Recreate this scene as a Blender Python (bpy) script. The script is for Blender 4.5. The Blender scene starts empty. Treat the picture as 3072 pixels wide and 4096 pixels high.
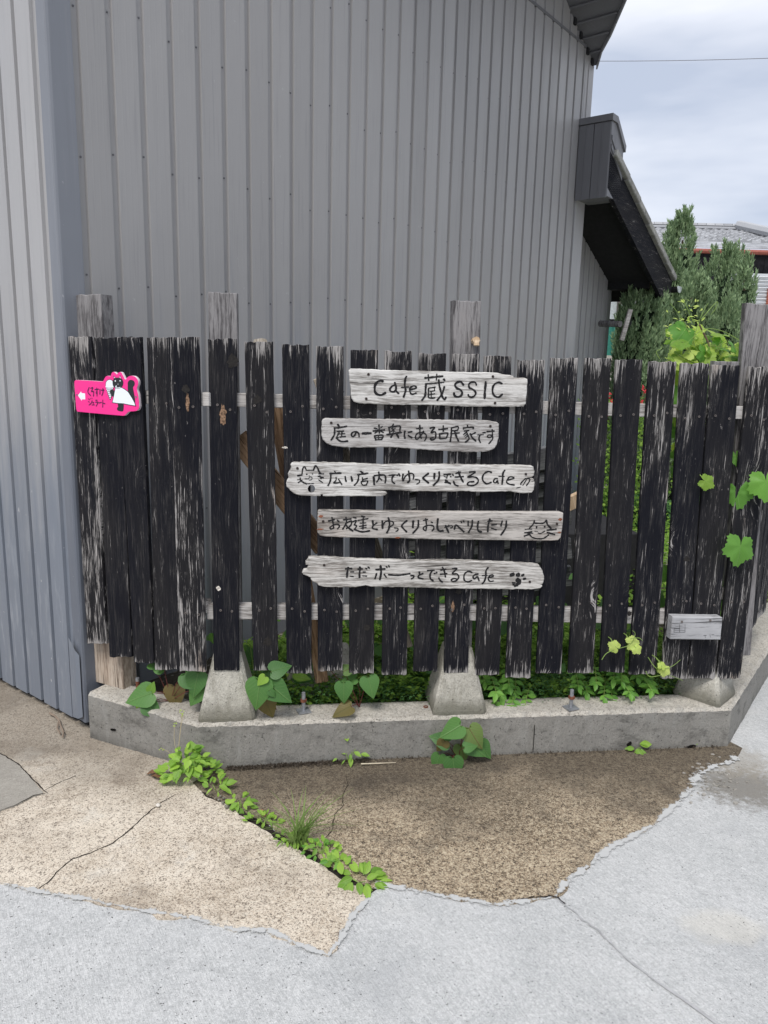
import bpy, bmesh, math, random
from mathutils import Vector, Matrix, noise
from mathutils.geometry import tessellate_polygon
R = math.radians
random.seed(11)
S = bpy.context.scene
COL = S.collection

# ------------------------------------------------------------------ camera
FPX = 3020.0; CAMH = 1.45
_d = Vector((1170. - 1536, -(17200. - 2048), -FPX)).normalized()
_up = -_d
_fw = Vector((0, 0, -1)); _fw = (_fw - _up * _fw.dot(_up)).normalized()
_rt = _fw.cross(_up).normalized()
CR = Matrix((_rt, _fw, _up))          # camera axes -> world
CAM = Vector((0, 0, CAMH))
cd = bpy.data.cameras.new('camera'); cam = bpy.data.objects.new('camera', cd); COL.objects.link(cam)
cam.matrix_world = Matrix.Translation(CAM) @ CR.to_4x4()
cd.sensor_fit = 'VERTICAL'; cd.sensor_height = 24.0; cd.lens = 24.0 * FPX / 4096.0
cd.clip_start = 0.05; cd.clip_end = 2000
S.camera = cam

# ------------------------------------------------------------------ light
SUN_EL, SUN_AZ = 58, 200   # azimuth clockwise from +Y
w = bpy.data.worlds.new('World'); S.world = w; w.use_nodes = True
nt = w.node_tree; nt.nodes.clear()
def wn(t, **k):
    n = nt.nodes.new(t)
    for a, b in k.items(): setattr(n, a, b)
    return n
wo = wn('ShaderNodeOutputWorld'); bg = wn('ShaderNodeBackground'); bg.inputs[1].default_value = 0.12
sky = wn('ShaderNodeTexSky'); sky.sky_type = 'NISHITA'; sky.sun_disc = False
sky.sun_elevation = R(SUN_EL); sky.sun_rotation = R(SUN_AZ)
tc = wn('ShaderNodeTexCoord'); mp = wn('ShaderNodeMapping'); mp.inputs['Scale'].default_value = (1.2, 1.2, 5.0)
mp.inputs['Location'].default_value = (0.3, 0.1, 0.55)
nz = wn('ShaderNodeTexNoise'); nz.inputs['Scale'].default_value = 1.5; nz.inputs['Detail'].default_value = 5; nz.inputs['Roughness'].default_value = .5
cr = wn('ShaderNodeValToRGB')
cr.color_ramp.elements[0].position = .36; cr.color_ramp.elements[0].color = (2.35, 2.6, 3.15, 1)
cr.color_ramp.elements[1].position = .60; cr.color_ramp.elements[1].color = (4.1, 4.2, 4.5, 1)
mx = wn('ShaderNodeMix', data_type='RGBA'); mx.inputs[0].default_value = .93
nt.links.new(tc.outputs['Generated'], mp.inputs[0]); nt.links.new(mp.outputs[0], nz.inputs['Vector'])
nt.links.new(nz.outputs[0], cr.inputs[0]); nt.links.new(sky.outputs[0], mx.inputs[6]); nt.links.new(cr.outputs[0], mx.inputs[7])
nt.links.new(mx.outputs[2], bg.inputs[0]); nt.links.new(bg.outputs[0], wo.inputs[0])
sl = bpy.data.lights.new('sun', 'SUN'); sl.energy = 1.5; sl.angle = R(22); sl.color = (1, .965, .92)
so = bpy.data.objects.new('sun', sl); COL.objects.link(so)
_sd = Vector((math.sin(R(SUN_AZ)) * math.cos(R(SUN_EL)), math.cos(R(SUN_AZ)) * math.cos(R(SUN_EL)), math.sin(R(SUN_EL))))
so.rotation_euler = _sd.to_track_quat('Z', 'Y').to_euler(); so.location = (0, 0, 20)
S.view_settings.view_transform = 'Standard'; S.view_settings.look = 'None'
S.view_settings.exposure = 1.0; S.view_settings.gamma = 1.0; S.view_settings.use_curve_mapping = False
S.cycles.max_bounces = 6; S.cycles.transparent_max_bounces = 4

# ------------------------------------------------------------------ measuring helpers (photograph pixel -> ray -> surface)
def ray(x, y): return (CR @ Vector((x - 1536., 2048. - y, -FPX))).normalized()
K = 3072 / 1659.0
def gz(x): return 0.026 * min(0, x) if x > -4 else -.104
def gnd(x, y, z=None):
    r = ray(x, y); zz = 0 if z is None else z
    for _ in range(6):
        t = (zz - CAMH) / r.z; p = CAM + r * t
        if z is None: zz = gz(p.x)
    return p
class Plane:                         # a vertical plane: origin, direction, outward normal (towards the street)
    def __init__(s, p, q, off=0):
        p = Vector((p[0], p[1], 0)); q = Vector((q[0], q[1], 0)); s.d = (q - p).normalized()
        s.n = Vector((s.d.y, -s.d.x, 0)); s.o = p + s.n * off; s.len = (q - p).length
    def shift(s, off):
        a = Plane(s.o, s.o + s.d, off); a.len = s.len; return a
    def at(s, x, y):                 # -> (distance along, height)
        r = ray(x, y); t = (s.o - CAM).dot(s.n) / r.dot(s.n); P = CAM + r * t
        return ((P - s.o).dot(s.d), P.z)
    def w(s, a, z, n=0): return Vector((s.o.x + s.d.x * a + s.n.x * n, s.o.y + s.d.y * a + s.n.y * n, z))
    def M(s, a, z, n=0):             # local x along, y inward, z up
        m = Matrix.Identity(4)
        m.col[0] = (s.d.x, s.d.y, 0, 0); m.col[1] = (-s.n.x, -s.n.y, 0, 0); m.col[2] = (0, 0, 1, 0)
        p = s.w(a, z, n); m.col[3] = (p.x, p.y, p.z, 1); return m

# ------------------------------------------------------------------ object helpers
WM = {}
def link(o, parent=None, M=None):
    COL.objects.link(o); M = M or Matrix.Identity(4)
    if parent is not None:
        o.parent = parent; o.matrix_basis = WM[parent.name].inverted() @ M
    else: o.matrix_basis = M
    WM[o.name] = M.copy(); return o
def tag(o, label=None, cat=None, group=None, kind=None):
    if label: o['label'] = label
    if cat: o['category'] = cat
    if group: o['group'] = group
    if kind: o['kind'] = kind
    return o
def empty(name, M, label, cat, group=None):
    o = bpy.data.objects.new(name, None); o.empty_display_size = .1
    if not isinstance(M, Matrix): M = Matrix.Translation(M)
    return tag(link(o, None, M), label, cat, group)
def inst(name, me, parent, M): return link(bpy.data.objects.new(name, me), parent, M)
class MB:
    def __init__(s): s.v = []; s.f = []; s.m = []; s.mi = 0
    def face(s, pts, mi=None):
        i = len(s.v); s.v += [tuple(p) for p in pts]; s.f.append(tuple(range(i, i + len(pts)))); s.m.append(s.mi if mi is None else mi)
    def box(s, x0, x1, y0, y1, z0, z1, M=None, bev=0, mi=None):
        if bev:
            b = bev; prof = [(x0 + b, z0), (x1 - b, z0), (x1, z0 + b), (x1, z1 - b), (x1 - b, z1), (x0 + b, z1), (x0, z1 - b), (x0, z0 + b)]
            s.prism(prof, y0, y1, M=M, bev=b, mi=mi); return
        c = [Vector((x, y, z)) for z in (z0, z1) for y in (y0, y1) for x in (x0, x1)]
        if M: c = [M @ p for p in c]
        i = len(s.v); s.v += [tuple(p) for p in c]
        for q in ((0, 2, 3, 1), (4, 5, 7, 6), (0, 1, 5, 4), (1, 3, 7, 5), (3, 2, 6, 7), (2, 0, 4, 6)):
            s.f.append(tuple(i + k for k in q)); s.m.append(s.mi if mi is None else mi)
    def prism(s, poly, y0, y1, M=None, hole=None, bev=0, mi=None):
        """polygon in (x,z), extruded from y0 (front) to y1 (back); bev shrinks the front outline a little"""
        mi = s.mi if mi is None else mi
        loops = [poly] + ([hole] if hole else [])
        a = sum(poly[i][0] * poly[(i + 1) % len(poly)][1] - poly[(i + 1) % len(poly)][0] * poly[i][1] for i in range(len(poly)))
        if a < 0: loops[0] = poly[::-1]
        tr = tessellate_polygon([[Vector((p[0], p[1], 0)) for p in L] for L in loops])
        flat = [p for L in loops for p in L]
        T = (lambda p: tuple(M @ Vector(p))) if M else (lambda p: tuple(p))
        def ring(y, b):
            out = []
            for li, L in enumerate(loops):
                n = len(L)
                for i in range(n):
                    if b:
                        p0 = Vector(L[i - 1]); p1 = Vector(L[i]); p2 = Vector(L[(i + 1) % n])
                        e1 = (p1 - p0); e2 = (p2 - p1)
                        nn = Vector((-e1.y, e1.x)).normalized() + Vector((-e2.y, e2.x)).normalized() if e1.length > 1e-9 and e2.length > 1e-9 else Vector((0, 0))
                        if nn.length > 1e-6: nn.normalize()
                        if li: nn = -nn
                        q = p1 + nn * b * (1 if li == 0 else 1)
                        out.append(T((q.x, y, q.y)))
                    else: out.append(T((L[i][0], y, L[i][1])))
            return out
        rings = [ring(y0, bev), ring(y0 + bev, 0), ring(y1, 0)] if bev else [ring(y0, 0), ring(y1, 0)]
        base = len(s.v); N = len(flat)
        for r_ in rings: s.v += r_
        for t in tr:
            p = [Vector(flat[k]) for k in t]
            ar = (p[1] - p[0]).cross(p[2] - p[0])
            t = tuple(t) if ar > 0 else tuple(t)[::-1]
            s.f.append(tuple(base + k for k in t)); s.m.append(mi)
            s.f.append(tuple(base + N * (len(rings) - 1) + k for k in t[::-1])); s.m.append(mi)
        k0 = 0
        for li, L in enumerate(loops):
            n = len(L)
            for ri in range(len(rings) - 1):
                for i in range(n):
                    a_ = base + ri * N + k0 + i; b_ = base + ri * N + k0 + (i + 1) % n
                    q = (b_, a_, a_ + N, b_ + N)
                    s.f.append(q if li == 0 else q[::-1]); s.m.append(mi)
            k0 += n
    def tube(s, pts, r, n=6, mi=None, r1=None):
        pts = [Vector(p) for p in pts]; base = len(s.v); mi = s.mi if mi is None else mi; L = len(pts)
        for i, p in enumerate(pts):
            t = (pts[min(i + 1, L - 1)] - pts[max(i - 1, 0)]).normalized()
            a = t.orthogonal() if abs(t.z) > .95 else t.cross(Vector((0, 0, 1)))
            a.normalize(); b = t.cross(a).normalized()
            rr = r if r1 is None else r + (r1 - r) * i / max(1, L - 1)
            for k in range(n):
                an = 2 * math.pi * k / n; s.v.append(tuple(p + (a * math.cos(an) + b * math.sin(an)) * rr))
        for i in range(L - 1):
            for k in range(n):
                a_ = base + i * n + k; b_ = base + i * n + (k + 1) % n
                s.f.append((a_, b_, b_ + n, a_ + n)); s.m.append(mi)
        s.f.append(tuple(base + k for k in range(n))[::-1]); s.m.append(mi)
        s.f.append(tuple(base + (L - 1) * n + k for k in range(n))); s.m.append(mi)
    def mesh(s, name, mats, smooth=False):
        me = bpy.data.meshes.new(name); me.from_pydata(s.v, [], s.f)
        for m in (mats if isinstance(mats, (list, tuple)) else [mats]): me.materials.append(m)
        me.polygons.foreach_set('material_index', s.m)
        if smooth: me.polygons.foreach_set('use_smooth', [True] * len(s.f))
        me.update(); return me
    def build(s, name, mats, parent=None, M=None, smooth=False):
        """vertices are in local space of M"""
        return link(bpy.data.objects.new(name, s.mesh(name, mats, smooth)), parent, M)

# ------------------------------------------------------------------ materials
class NT:
    def __init__(s, name, rough=.7, spec=.3):
        s.m = bpy.data.materials.new(name); s.m.use_nodes = True; s.t = s.m.node_tree; s.t.nodes.clear()
        s.o = s.n('ShaderNodeOutputMaterial'); s.b = s.n('ShaderNodeBsdfPrincipled'); s.l(s.b.outputs[0], s.o.inputs[0])
        s.b.inputs['Roughness'].default_value = rough; s.b.inputs['Specular IOR Level'].default_value = spec
    def n(s, t, **k):
        n = s.t.nodes.new(t)
        for a, b in k.items(): setattr(n, a, b)
        return n
    def l(s, a, b): s.t.links.new(a, b)
    def val(s, inp, v):
        if isinstance(v, bpy.types.NodeSocket): s.l(v, inp)
        elif v is not None:
            if inp.type == 'RGBA' and len(v) == 3: v = (*v, 1)
            inp.default_value = v
    def math(s, op, a, b=None, c=None, clamp=False):
        n = s.n('ShaderNodeMath', operation=op, use_clamp=clamp); s.val(n.inputs[0], a); s.val(n.inputs[1], b)
        if c is not None: s.val(n.inputs[2], c)
        return n.outputs[0]
    def vmath(s, op, a, b=None):
        n = s.n('ShaderNodeVectorMath', operation=op); s.val(n.inputs[0], a); s.val(n.inputs[1], b); return n.outputs[0]
    def obj(s, seed=True):
        c = s.n('ShaderNodeTexCoord').outputs['Object']
        if seed:
            r = s.rand(); k = s.n('ShaderNodeCombineXYZ')
            s.l(s.math('MULTIPLY', r, 37.), k.inputs[0]); s.l(s.math('MULTIPLY', r, 13.), k.inputs[1]); s.l(s.math('MULTIPLY', r, 71.), k.inputs[2])
            s.raw = c; c = s.vmath('ADD', c, k.outputs[0])
        else: s.raw = c
        return c
    def rand(s):
        if not hasattr(s, '_r'): s._r = s.n('ShaderNodeObjectInfo').outputs['Random']
        return s._r
    def noise(s, vec, scale, detail=4, rough=.55, sc=None, dist=0):
        if sc: vec = s.vmath('MULTIPLY', vec, sc)
        n = s.n('ShaderNodeTexNoise'); s.l(vec, n.inputs['Vector']); n.inputs['Scale'].default_value = scale
        n.inputs['Detail'].default_value = detail; n.inputs['Roughness'].default_value = rough; n.inputs['Distortion'].default_value = dist
        return n.outputs[0]
    def vor(s, vec, scale, feat='F1', sc=None, out='Distance', rnd=1):
        if sc: vec = s.vmath('MULTIPLY', vec, sc)
        n = s.n('ShaderNodeTexVoronoi', feature=feat); s.l(vec, n.inputs['Vector']); n.inputs['Scale'].default_value = scale
        n.inputs['Randomness'].default_value = rnd
        return n.outputs[out]
    def ramp(s, f, a, b, ca=0., cb=1.):
        n = s.n('ShaderNodeMapRange'); n.interpolation_type = 'SMOOTHSTEP'; s.val(n.inputs[0], f)
        n.inputs[1].default_value = a; n.inputs[2].default_value = b; n.inputs[3].default_value = ca; n.inputs[4].default_value = cb
        return n.outputs[0]
    def mix(s, f, a, b, mode='MIX'):
        n = s.n('ShaderNodeMix', data_type='RGBA', blend_type=mode); s.val(n.inputs[0], f); s.val(n.inputs[6], a); s.val(n.inputs[7], b)
        return n.outputs[2]
    def sep(s, v):
        n = s.n('ShaderNodeSeparateXYZ'); s.l(v, n.inputs[0]); return n.outputs
    def color(s, c): s.val(s.b.inputs['Base Color'], c)
    def rough(s, c): s.val(s.b.inputs['Roughness'], c)
    def bump(s, h, strength=.4, dist=.002, prev=None):
        n = s.n('ShaderNodeBump'); s.l(h, n.inputs['Height']); n.inputs['Strength'].default_value = strength; n.inputs['Distance'].default_value = dist
        if prev is not None: s.l(prev, n.inputs['Normal'])
        s.l(n.outputs[0], s.b.inputs['Normal']); return n.outputs[0]

def plain(name, col, rough=.6, spec=.3, metal=0, var=.15, scale=30):
    t = NT(name, rough, spec); t.b.inputs['Metallic'].default_value = metal
    v = t.noise(t.obj(), scale, 5)
    t.color(t.mix(t.ramp(v, .3, .7), tuple(c * (1 - var) for c in col), tuple(min(1, c * (1 + var)) for c in col)))
    t.bump(v, .15, .002); return t.m

def painted_wood(name, black=(.0055, .006, .010), wood=(.29, .275, .265), wear=0., ends=True, axis='Z'):
    """old black paint worn off along the grain (grain along local z)"""
    t = NT(name, .8, .15); c = t.obj()
    if axis == 'X':
        q = t.sep(c); k_ = t.n('ShaderNodeCombineXYZ'); t.l(q[2], k_.inputs[0]); t.l(q[1], k_.inputs[1]); t.l(q[0], k_.inputs[2]); c = k_.outputs[0]
    wv = t.n('ShaderNodeTexNoise'); t.l(t.vmath('MULTIPLY', c, (1, 1, .5)), wv.inputs['Vector']); wv.inputs['Scale'].default_value = 7
    kn = t.vor(c, 1, 'SMOOTH_F1', sc=(7, 0, 2.6)); kb = t.ramp(kn, .0, .28, 1, 0)
    warp = t.vmath('SUBTRACT', wv.outputs['Color'], (.5, .5, .5)); c2 = t.vmath('ADD', c, t.vmath('MULTIPLY', warp, (.012, .012, .0)))
    kc = t.n('ShaderNodeCombineXYZ'); t.l(t.math('MULTIPLY', kb, .035), kc.inputs[0]); c2 = t.vmath('ADD', c2, kc.outputs[0])
    fine = t.noise(c2, 1, 5, .6, sc=(520, 120, 15)); grain = t.noise(c2, 1, 4, .6, sc=(210, 60, 4))
    mask = t.noise(c, 1, 5, .7, sc=(42, 12, 5.0)); big = t.noise(c, 1, 2, .5, sc=(6, 4, 1.6))
    spots = t.noise(c, 1, 3, .6, sc=(120, 40, 45))
    e = t.math('ADD', t.math('MULTIPLY', fine, .62), t.math('MULTIPLY', grain, .38))
    e = t.math('ADD', e, t.math('MULTIPLY', t.math('SUBTRACT', mask, .5), .62))
    e = t.math('ADD', e, t.math('MULTIPLY', t.math('SUBTRACT', big, .5), .22))
    e = t.math('ADD', e, t.math('MULTIPLY', kb, .07))
    e = t.math('ADD', e, t.math('MULTIPLY', t.math('SUBTRACT', t.rand(), .5), .10))
    if ends:
        g = t.sep(t.n('ShaderNodeTexCoord').outputs['Generated'])
        e = t.math('ADD', e, t.ramp(g[2], .93, 1., 0, .12)); e = t.math('ADD', e, t.ramp(g[2], .0, .035, .15, 0))
        ed = t.math('ABSOLUTE', t.math('SUBTRACT', g[0], .5)); e = t.math('ADD', e, t.ramp(ed, .42, .5, 0, .06))
    e = t.math('ADD', e, wear)
    wr = t.ramp(e, .60, .66)
    sp = t.math('MULTIPLY', t.ramp(spots, .70, .74), .55)
    wc = t.mix(t.ramp(fine, .3, .7), tuple(x * .55 for x in wood), tuple(x * 1.35 for x in wood))
    wc = t.mix(t.math('MULTIPLY', t.ramp(t.noise(c, 1, 2, sc=(9, 5, 3)), .62, .75), .6), wc, (.36, .28, .22))
    kc2 = t.mix(t.ramp(kn, .02, .06, .9, 0), wc, (.05, .04, .035))
    halo = t.ramp(e, .52, .62, 0, .3)      # paint thinned before it goes
    bl = t.mix(halo, black, tuple(x * .22 for x in wood))
    bl = t.mix(t.ramp(big, .4, .65), bl, (.013, .0125, .0145), 'MIX')
    hair = t.noise(c2, 1, 4, .65, sc=(900, 160, 11))
    lines = t.math('MULTIPLY', t.ramp(hair, .50, .62), t.ramp(mask, .40, .62, .06, .8))
    bl = t.mix(lines, bl, tuple(x * .24 for x in wood))
    col = t.mix(t.math('MAXIMUM', wr, sp), bl, kc2)
    t.color(col); h = t.math('ADD', t.math('MULTIPLY', grain, 1.), t.math('MULTIPLY', fine, .6)); h = t.math('SUBTRACT', h, t.math('MULTIPLY', wr, .25))
    b1 = t.bump(h, .8, .0022); return t.m

def grey_wood(name, dark=(.16, .145, .135), light=(.62, .60, .575), axis='X', tint=(.42, .38, .36), contrast=1., lines=1., brown=.2):
    """bare sun-silvered timber, grain along local x or z"""
    t = NT(name, .85, .2); c = t.obj()
    A = (lambda a, b, k: (a, b, k)) if axis == 'Z' else (lambda a, b, k: (k, b, a))
    wv = t.n('ShaderNodeTexNoise'); t.l(t.vmath('MULTIPLY', c, A(1, 1, .45)), wv.inputs['Vector']); wv.inputs['Scale'].default_value = 9
    c2 = t.vmath('ADD', c, t.vmath('MULTIPLY', t.vmath('SUBTRACT', wv.outputs['Color'], (.5, .5, .5)), A(.028, .02, 0)))
    fine = t.noise(c2, 1, 5, .7, sc=A(430, 120, 26)); gr = t.noise(c2, 1, 4, .65, sc=A(130, 40, 5)); big = t.noise(c, 1, 4, .6, sc=A(14, 10, 6))
    crack = t.noise(c2, 1, 2, .5, sc=A(150, 40, 3.0))
    f = t.math('ADD', t.math('MULTIPLY', fine, .5), t.math('MULTIPLY', gr, .5 * lines + .05))
    f = t.math('ADD', f, t.math('MULTIPLY', t.math('SUBTRACT', big, .5), .42))
    w_ = .105 / contrast
    col = t.mix(t.ramp(f, .5 - w_, .5 + w_), dark, light)
    col = t.mix(t.math('MULTIPLY', t.ramp(t.noise(c, 1, 3, sc=A(8, 5, 3)), .5, .72), brown), col, tint)
    ck = t.ramp(crack, .66, .70)
    col = t.mix(t.math('MULTIPLY', ck, .8), col, tuple(x * .35 for x in dark))
    t.color(col); h = t.math('SUBTRACT', f, t.math('MULTIPLY', ck, .7)); t.bump(h, .7, .002); return t.m

def siding_mat(name, base=(.232, .232, .240), blue=(.175, .195, .235), spec=.45, low_pale=.0):
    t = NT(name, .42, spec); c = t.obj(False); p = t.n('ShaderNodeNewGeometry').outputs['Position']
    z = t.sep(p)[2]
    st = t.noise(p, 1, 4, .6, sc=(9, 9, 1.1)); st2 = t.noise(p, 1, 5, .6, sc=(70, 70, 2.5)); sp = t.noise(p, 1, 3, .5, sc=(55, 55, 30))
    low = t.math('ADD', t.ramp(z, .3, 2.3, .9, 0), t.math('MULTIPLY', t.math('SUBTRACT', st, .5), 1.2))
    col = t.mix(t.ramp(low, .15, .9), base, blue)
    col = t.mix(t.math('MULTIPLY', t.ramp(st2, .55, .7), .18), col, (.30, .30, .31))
    col = t.mix(t.math('MULTIPLY', t.ramp(st2, .45, .3), .18), col, (.13, .135, .15))
    spk = t.math('MULTIPLY', t.ramp(sp, .735, .75), t.ramp(z, .2, 1.6, .9, .25))
    col = t.mix(spk, col, (.55, .55, .55))
    if low_pale:
        ch = t.math('MULTIPLY', t.ramp(t.noise(p, 1, 5, .65, sc=(26, 26, 5)), .52, .7), t.ramp(z, 0, 1.3, low_pale, 0))
        col = t.mix(ch, col, (.33, .35, .38))  # paler bluish patches, fading out with height
    rn = t.ramp(t.rand(), 0, 1, .95, 1.05); cc = t.n('ShaderNodeCombineXYZ'); [t.l(rn, cc.inputs[i]) for i in range(3)]
    col = t.mix(1., col, cc.outputs[0], 'MULTIPLY')
    run_ = t.math('MULTIPLY', t.ramp(t.noise(p, 1, 5, .7, sc=(34, 34, .8)), .56, .72), .14); col = t.mix(run_, col, (.17, .175, .19))
    t.color(col); t.rough(t.ramp(st, .3, .7, .36, .52)); t.bump(t.noise(p, 1, 2, .5, sc=(4, 4, 2.5)), .22, .02); return t.m

def concrete(name, cols, agg=.5, agg_scale=160, dark=None, stain=None, rough=.9, bump=.5, broom=None, pos=True, speckle=(.62, .58, .50), pores=.4, grit=0):
    t = NT(name, rough, .25); c = t.n('ShaderNodeNewGeometry').outputs['Position'] if pos else t.obj()
    big = t.noise(c, 1.7, 5, .6); mid = t.noise(c, 9, 5, .65); fine = t.noise(c, 70, 5, .7)
    f = t.math('ADD', t.math('MULTIPLY', big, .5), t.math('MULTIPLY', mid, .5))
    col = t.mix(t.ramp(f, .35, .65), cols[0], cols[1])
    col = t.mix(t.math('MULTIPLY', t.ramp(fine, .35, .65), .35), col, cols[2] if len(cols) > 2 else cols[0])
    h = fine
    if grit:
        g1 = t.noise(c, 150, 3, .8); g2 = t.noise(c, 60, 3, .7)
        gg = t.math('ADD', t.math('MULTIPLY', g1, .65), t.math('MULTIPLY', g2, .35))
        col = t.mix(t.math('MULTIPLY', t.ramp(gg, .515, .575), grit), col, speckle); col = t.mix(t.math('MULTIPLY', t.ramp(gg, .475, .41), grit), col, dark or (.06, .05, .045)); h = t.math('ADD', h, gg)
    if agg:
        cell = t.vor(c, agg_scale, out='Color'); cv = t.sep(cell)[0]; ds = t.vor(c, agg_scale)
        inside = t.ramp(ds, .30, .52, 1, 0)
        lightg = t.math('MULTIPLY', t.ramp(cv, .62, .72), inside); darkg = t.math('MULTIPLY', t.ramp(cv, .30, .18), inside)
        col = t.mix(t.math('MULTIPLY', lightg, agg), col, speckle); col = t.mix(t.math('MULTIPLY', darkg, agg), col, dark or (.06, .05, .045))
        h = t.math('ADD', h, t.math('MULTIPLY', inside, .5))
    if stain is not None: col, msk = stain(t, c, col, big, mid)
    if pores:
        pr = t.math('MULTIPLY', t.ramp(t.noise(c, 130, 3, .6), .64, .70), pores)
        col = t.mix(pr, col, (.045, .043, .04)); h = t.math('SUBTRACT', h, pr)
    if broom:
        ang, k = broom
        m = t.n('ShaderNodeMapping'); m.inputs['Rotation'].default_value = (0, 0, R(ang)); t.l(c, m.inputs[0])
        b = t.noise(m.outputs[0], 1, 4, .6, sc=(420, 22, 1)); b2 = t.noise(m.outputs[0], 1, 5, .7, sc=(170, 60, 1))
        col = t.mix(t.math('MULTIPLY', t.ramp(b, .55, .38), k), col, tuple(x * .52 for x in cols[0]))
        col = t.mix(t.math('MULTIPLY', t.ramp(b2, .58, .72), k * .5), col, tuple(min(1, x * 1.35) for x in cols[1]))
        h = t.math('ADD', h, b)
    t.color(col); t.bump(h, bump, .0025); return t.m

def leaf_mat(name, a, b, vein=None, trans=.35, veins=True, rough=.45, obj_seed=True):
    t = NT(name, rough, .35); c = t.n('ShaderNodeTexCoord').outputs['Object']; r = t.rand()
    nn = t.noise(c, 3.5, 4)
    col = t.mix(t.math('ADD', t.math('MULTIPLY', r, .7), t.math('MULTIPLY', nn, .3)), a, b)
    if veins:
        x, y, z = t.sep(c); ax = t.math('ABSOLUTE', x)
        q = t.math('SINE', t.math('MULTIPLY', t.math('SUBTRACT', y, t.math('MULTIPLY', ax, .9)), 44.))
        v = t.math('MAXIMUM', t.ramp(ax, .0, .03, 1, 0), t.ramp(q, .86, 1., 0, .55))
        col = t.mix(t.math('MULTIPLY', v, .55), col, vein or tuple(min(1, k * 1.7) for k in b)); t.bump(v, .35, .02)
    t.color(col)
    tr = t.n('ShaderNodeBsdfTranslucent'); t.l(t.mix(1., col, (1.3, 1.35, .6), 'MULTIPLY'), tr.inputs[0])
    m = t.n('ShaderNodeMixShader'); m.inputs[0].default_value = trans; t.l(t.b.outputs[0], m.inputs[1]); t.l(tr.outputs[0], m.inputs[2]); t.l(m.outputs[0], t.o.inputs[0])
    return t.m

def stuff_leaf(name, a, b, trans=.25):
    t = NT(name, .55, .25); g = t.n('ShaderNodeNewGeometry').outputs
    c = g['Position']; n1 = t.noise(c, 6, 3); isl = g['Random Per Island']
    col = t.mix(t.math('ADD', t.math('MULTIPLY', isl, .6), t.math('MULTIPLY', n1, .4)), a, b); t.color(col)
    tr = t.n('ShaderNodeBsdfTranslucent'); t.l(col, tr.inputs[0])
    m = t.n('ShaderNodeMixShader'); m.inputs[0].default_value = trans; t.l(t.b.outputs[0], m.inputs[1]); t.l(tr.outputs[0], m.inputs[2]); t.l(m.outputs[0], t.o.inputs[0])
    return t.m
#%%PART2
M = {}
M['picket'] = painted_wood('weathered_black_paint', wear=-.018)
M['picket_clean'] = painted_wood('black_paint', wear=-.036)
M['picket_worn'] = painted_wood('worn_black_paint', wear=.006)
M['post'] = grey_wood('bare_post_wood', dark=(.075, .07, .072), light=(.25, .24, .24), axis='Z', tint=(.26, .23, .21), brown=.25)
M['postbrown'] = grey_wood('bare_post_wood_brown', dark=(.17, .13, .10), light=(.46, .39, .32), axis='Z', tint=(.36, .27, .20), brown=.5)
M['rail'] = grey_wood('rail_wood', dark=(.17, .155, .145), light=(.48, .46, .44), axis='X', brown=.2)
M['board_pale'] = grey_wood('driftwood_pale', dark=(.20, .185, .17), light=(.63, .615, .59), tint=(.50, .46, .42), brown=.35, contrast=.95)
M['board_grey'] = grey_wood('driftwood_grey', dark=(.20, .185, .175), light=(.47, .455, .44), tint=(.34, .30, .275), brown=.3, contrast=1.2)
M['board_brown'] = grey_wood('old_plank_brown', dark=(.11, .10, .09), light=(.47, .44, .41), tint=(.40, .33, .28), brown=.5, lines=1.0, contrast=1.0)
M['board_light'] = grey_wood('driftwood_light', dark=(.17, .155, .14), light=(.57, .55, .52), tint=(.56, .49, .44), brown=.45)
M['block'] = grey_wood('block_wood', dark=(.11, .11, .115), light=(.40, .40, .41), tint=(.22, .22, .23), brown=.5, lines=1.3)
M['brown'] = grey_wood('brown_brace_wood', dark=(.15, .09, .05), light=(.44, .29, .18), tint=(.30, .19, .12), axis='Z', brown=.4)
M['palebrace'] = grey_wood('pale_brace_wood', dark=(.22, .19, .15), light=(.56, .50, .42), tint=(.42, .36, .28), axis='Z', brown=.4)
M['newwood'] = grey_wood('new_wood', dark=(.42, .30, .19), light=(.66, .52, .37), tint=(.55, .40, .26), brown=.3)
M['lumber'] = grey_wood('old_dark_lumber', dark=(.045, .045, .05), light=(.17, .175, .18), tint=(.10, .10, .11), brown=.4)
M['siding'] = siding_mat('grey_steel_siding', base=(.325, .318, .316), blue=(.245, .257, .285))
M['siding_blue'] = siding_mat('grey_steel_siding_left', base=(.35, .347, .35), blue=(.165, .185, .22), low_pale=.5)
M['trim'] = siding_mat('steel_corner_trim', base=(.20, .212, .238), blue=(.125, .14, .17), low_pale=.35)
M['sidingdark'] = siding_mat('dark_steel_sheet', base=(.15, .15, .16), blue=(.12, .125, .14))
M['dark'] = plain('dark_interior', (.02, .02, .022), .9)
M['ink'] = NT('brush_ink', .75, .2)
_t = M['ink']; _c = _t.obj(False); _n = _t.noise(_t.n('ShaderNodeNewGeometry').outputs['Position'], 1, 4, .65, sc=(420, 420, 900))
_t.color(_t.mix(_t.ramp(_n, .60, .68), (.012, .012, .013), (.20, .19, .18))); M['ink'] = _t.m
M['steel'] = plain('galvanised_steel', (.33, .34, .36), .45, .5, .6, .2, 60)
M['rust'] = plain('rusty_steel', (.16, .06, .035), .85, .3, .1, .35, 90)
M['screw'] = plain('weathered_screw', (.16, .14, .13), .5, .5, .4, .3, 200)
M['darkscrew'] = plain('dark_rusty_screw', (.035, .025, .022), .7, .3, .2, .3, 200)
M['ruststain'] = plain('rust_stain', (.22, .085, .05), .95, .1, 0, .35, 150)
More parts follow.
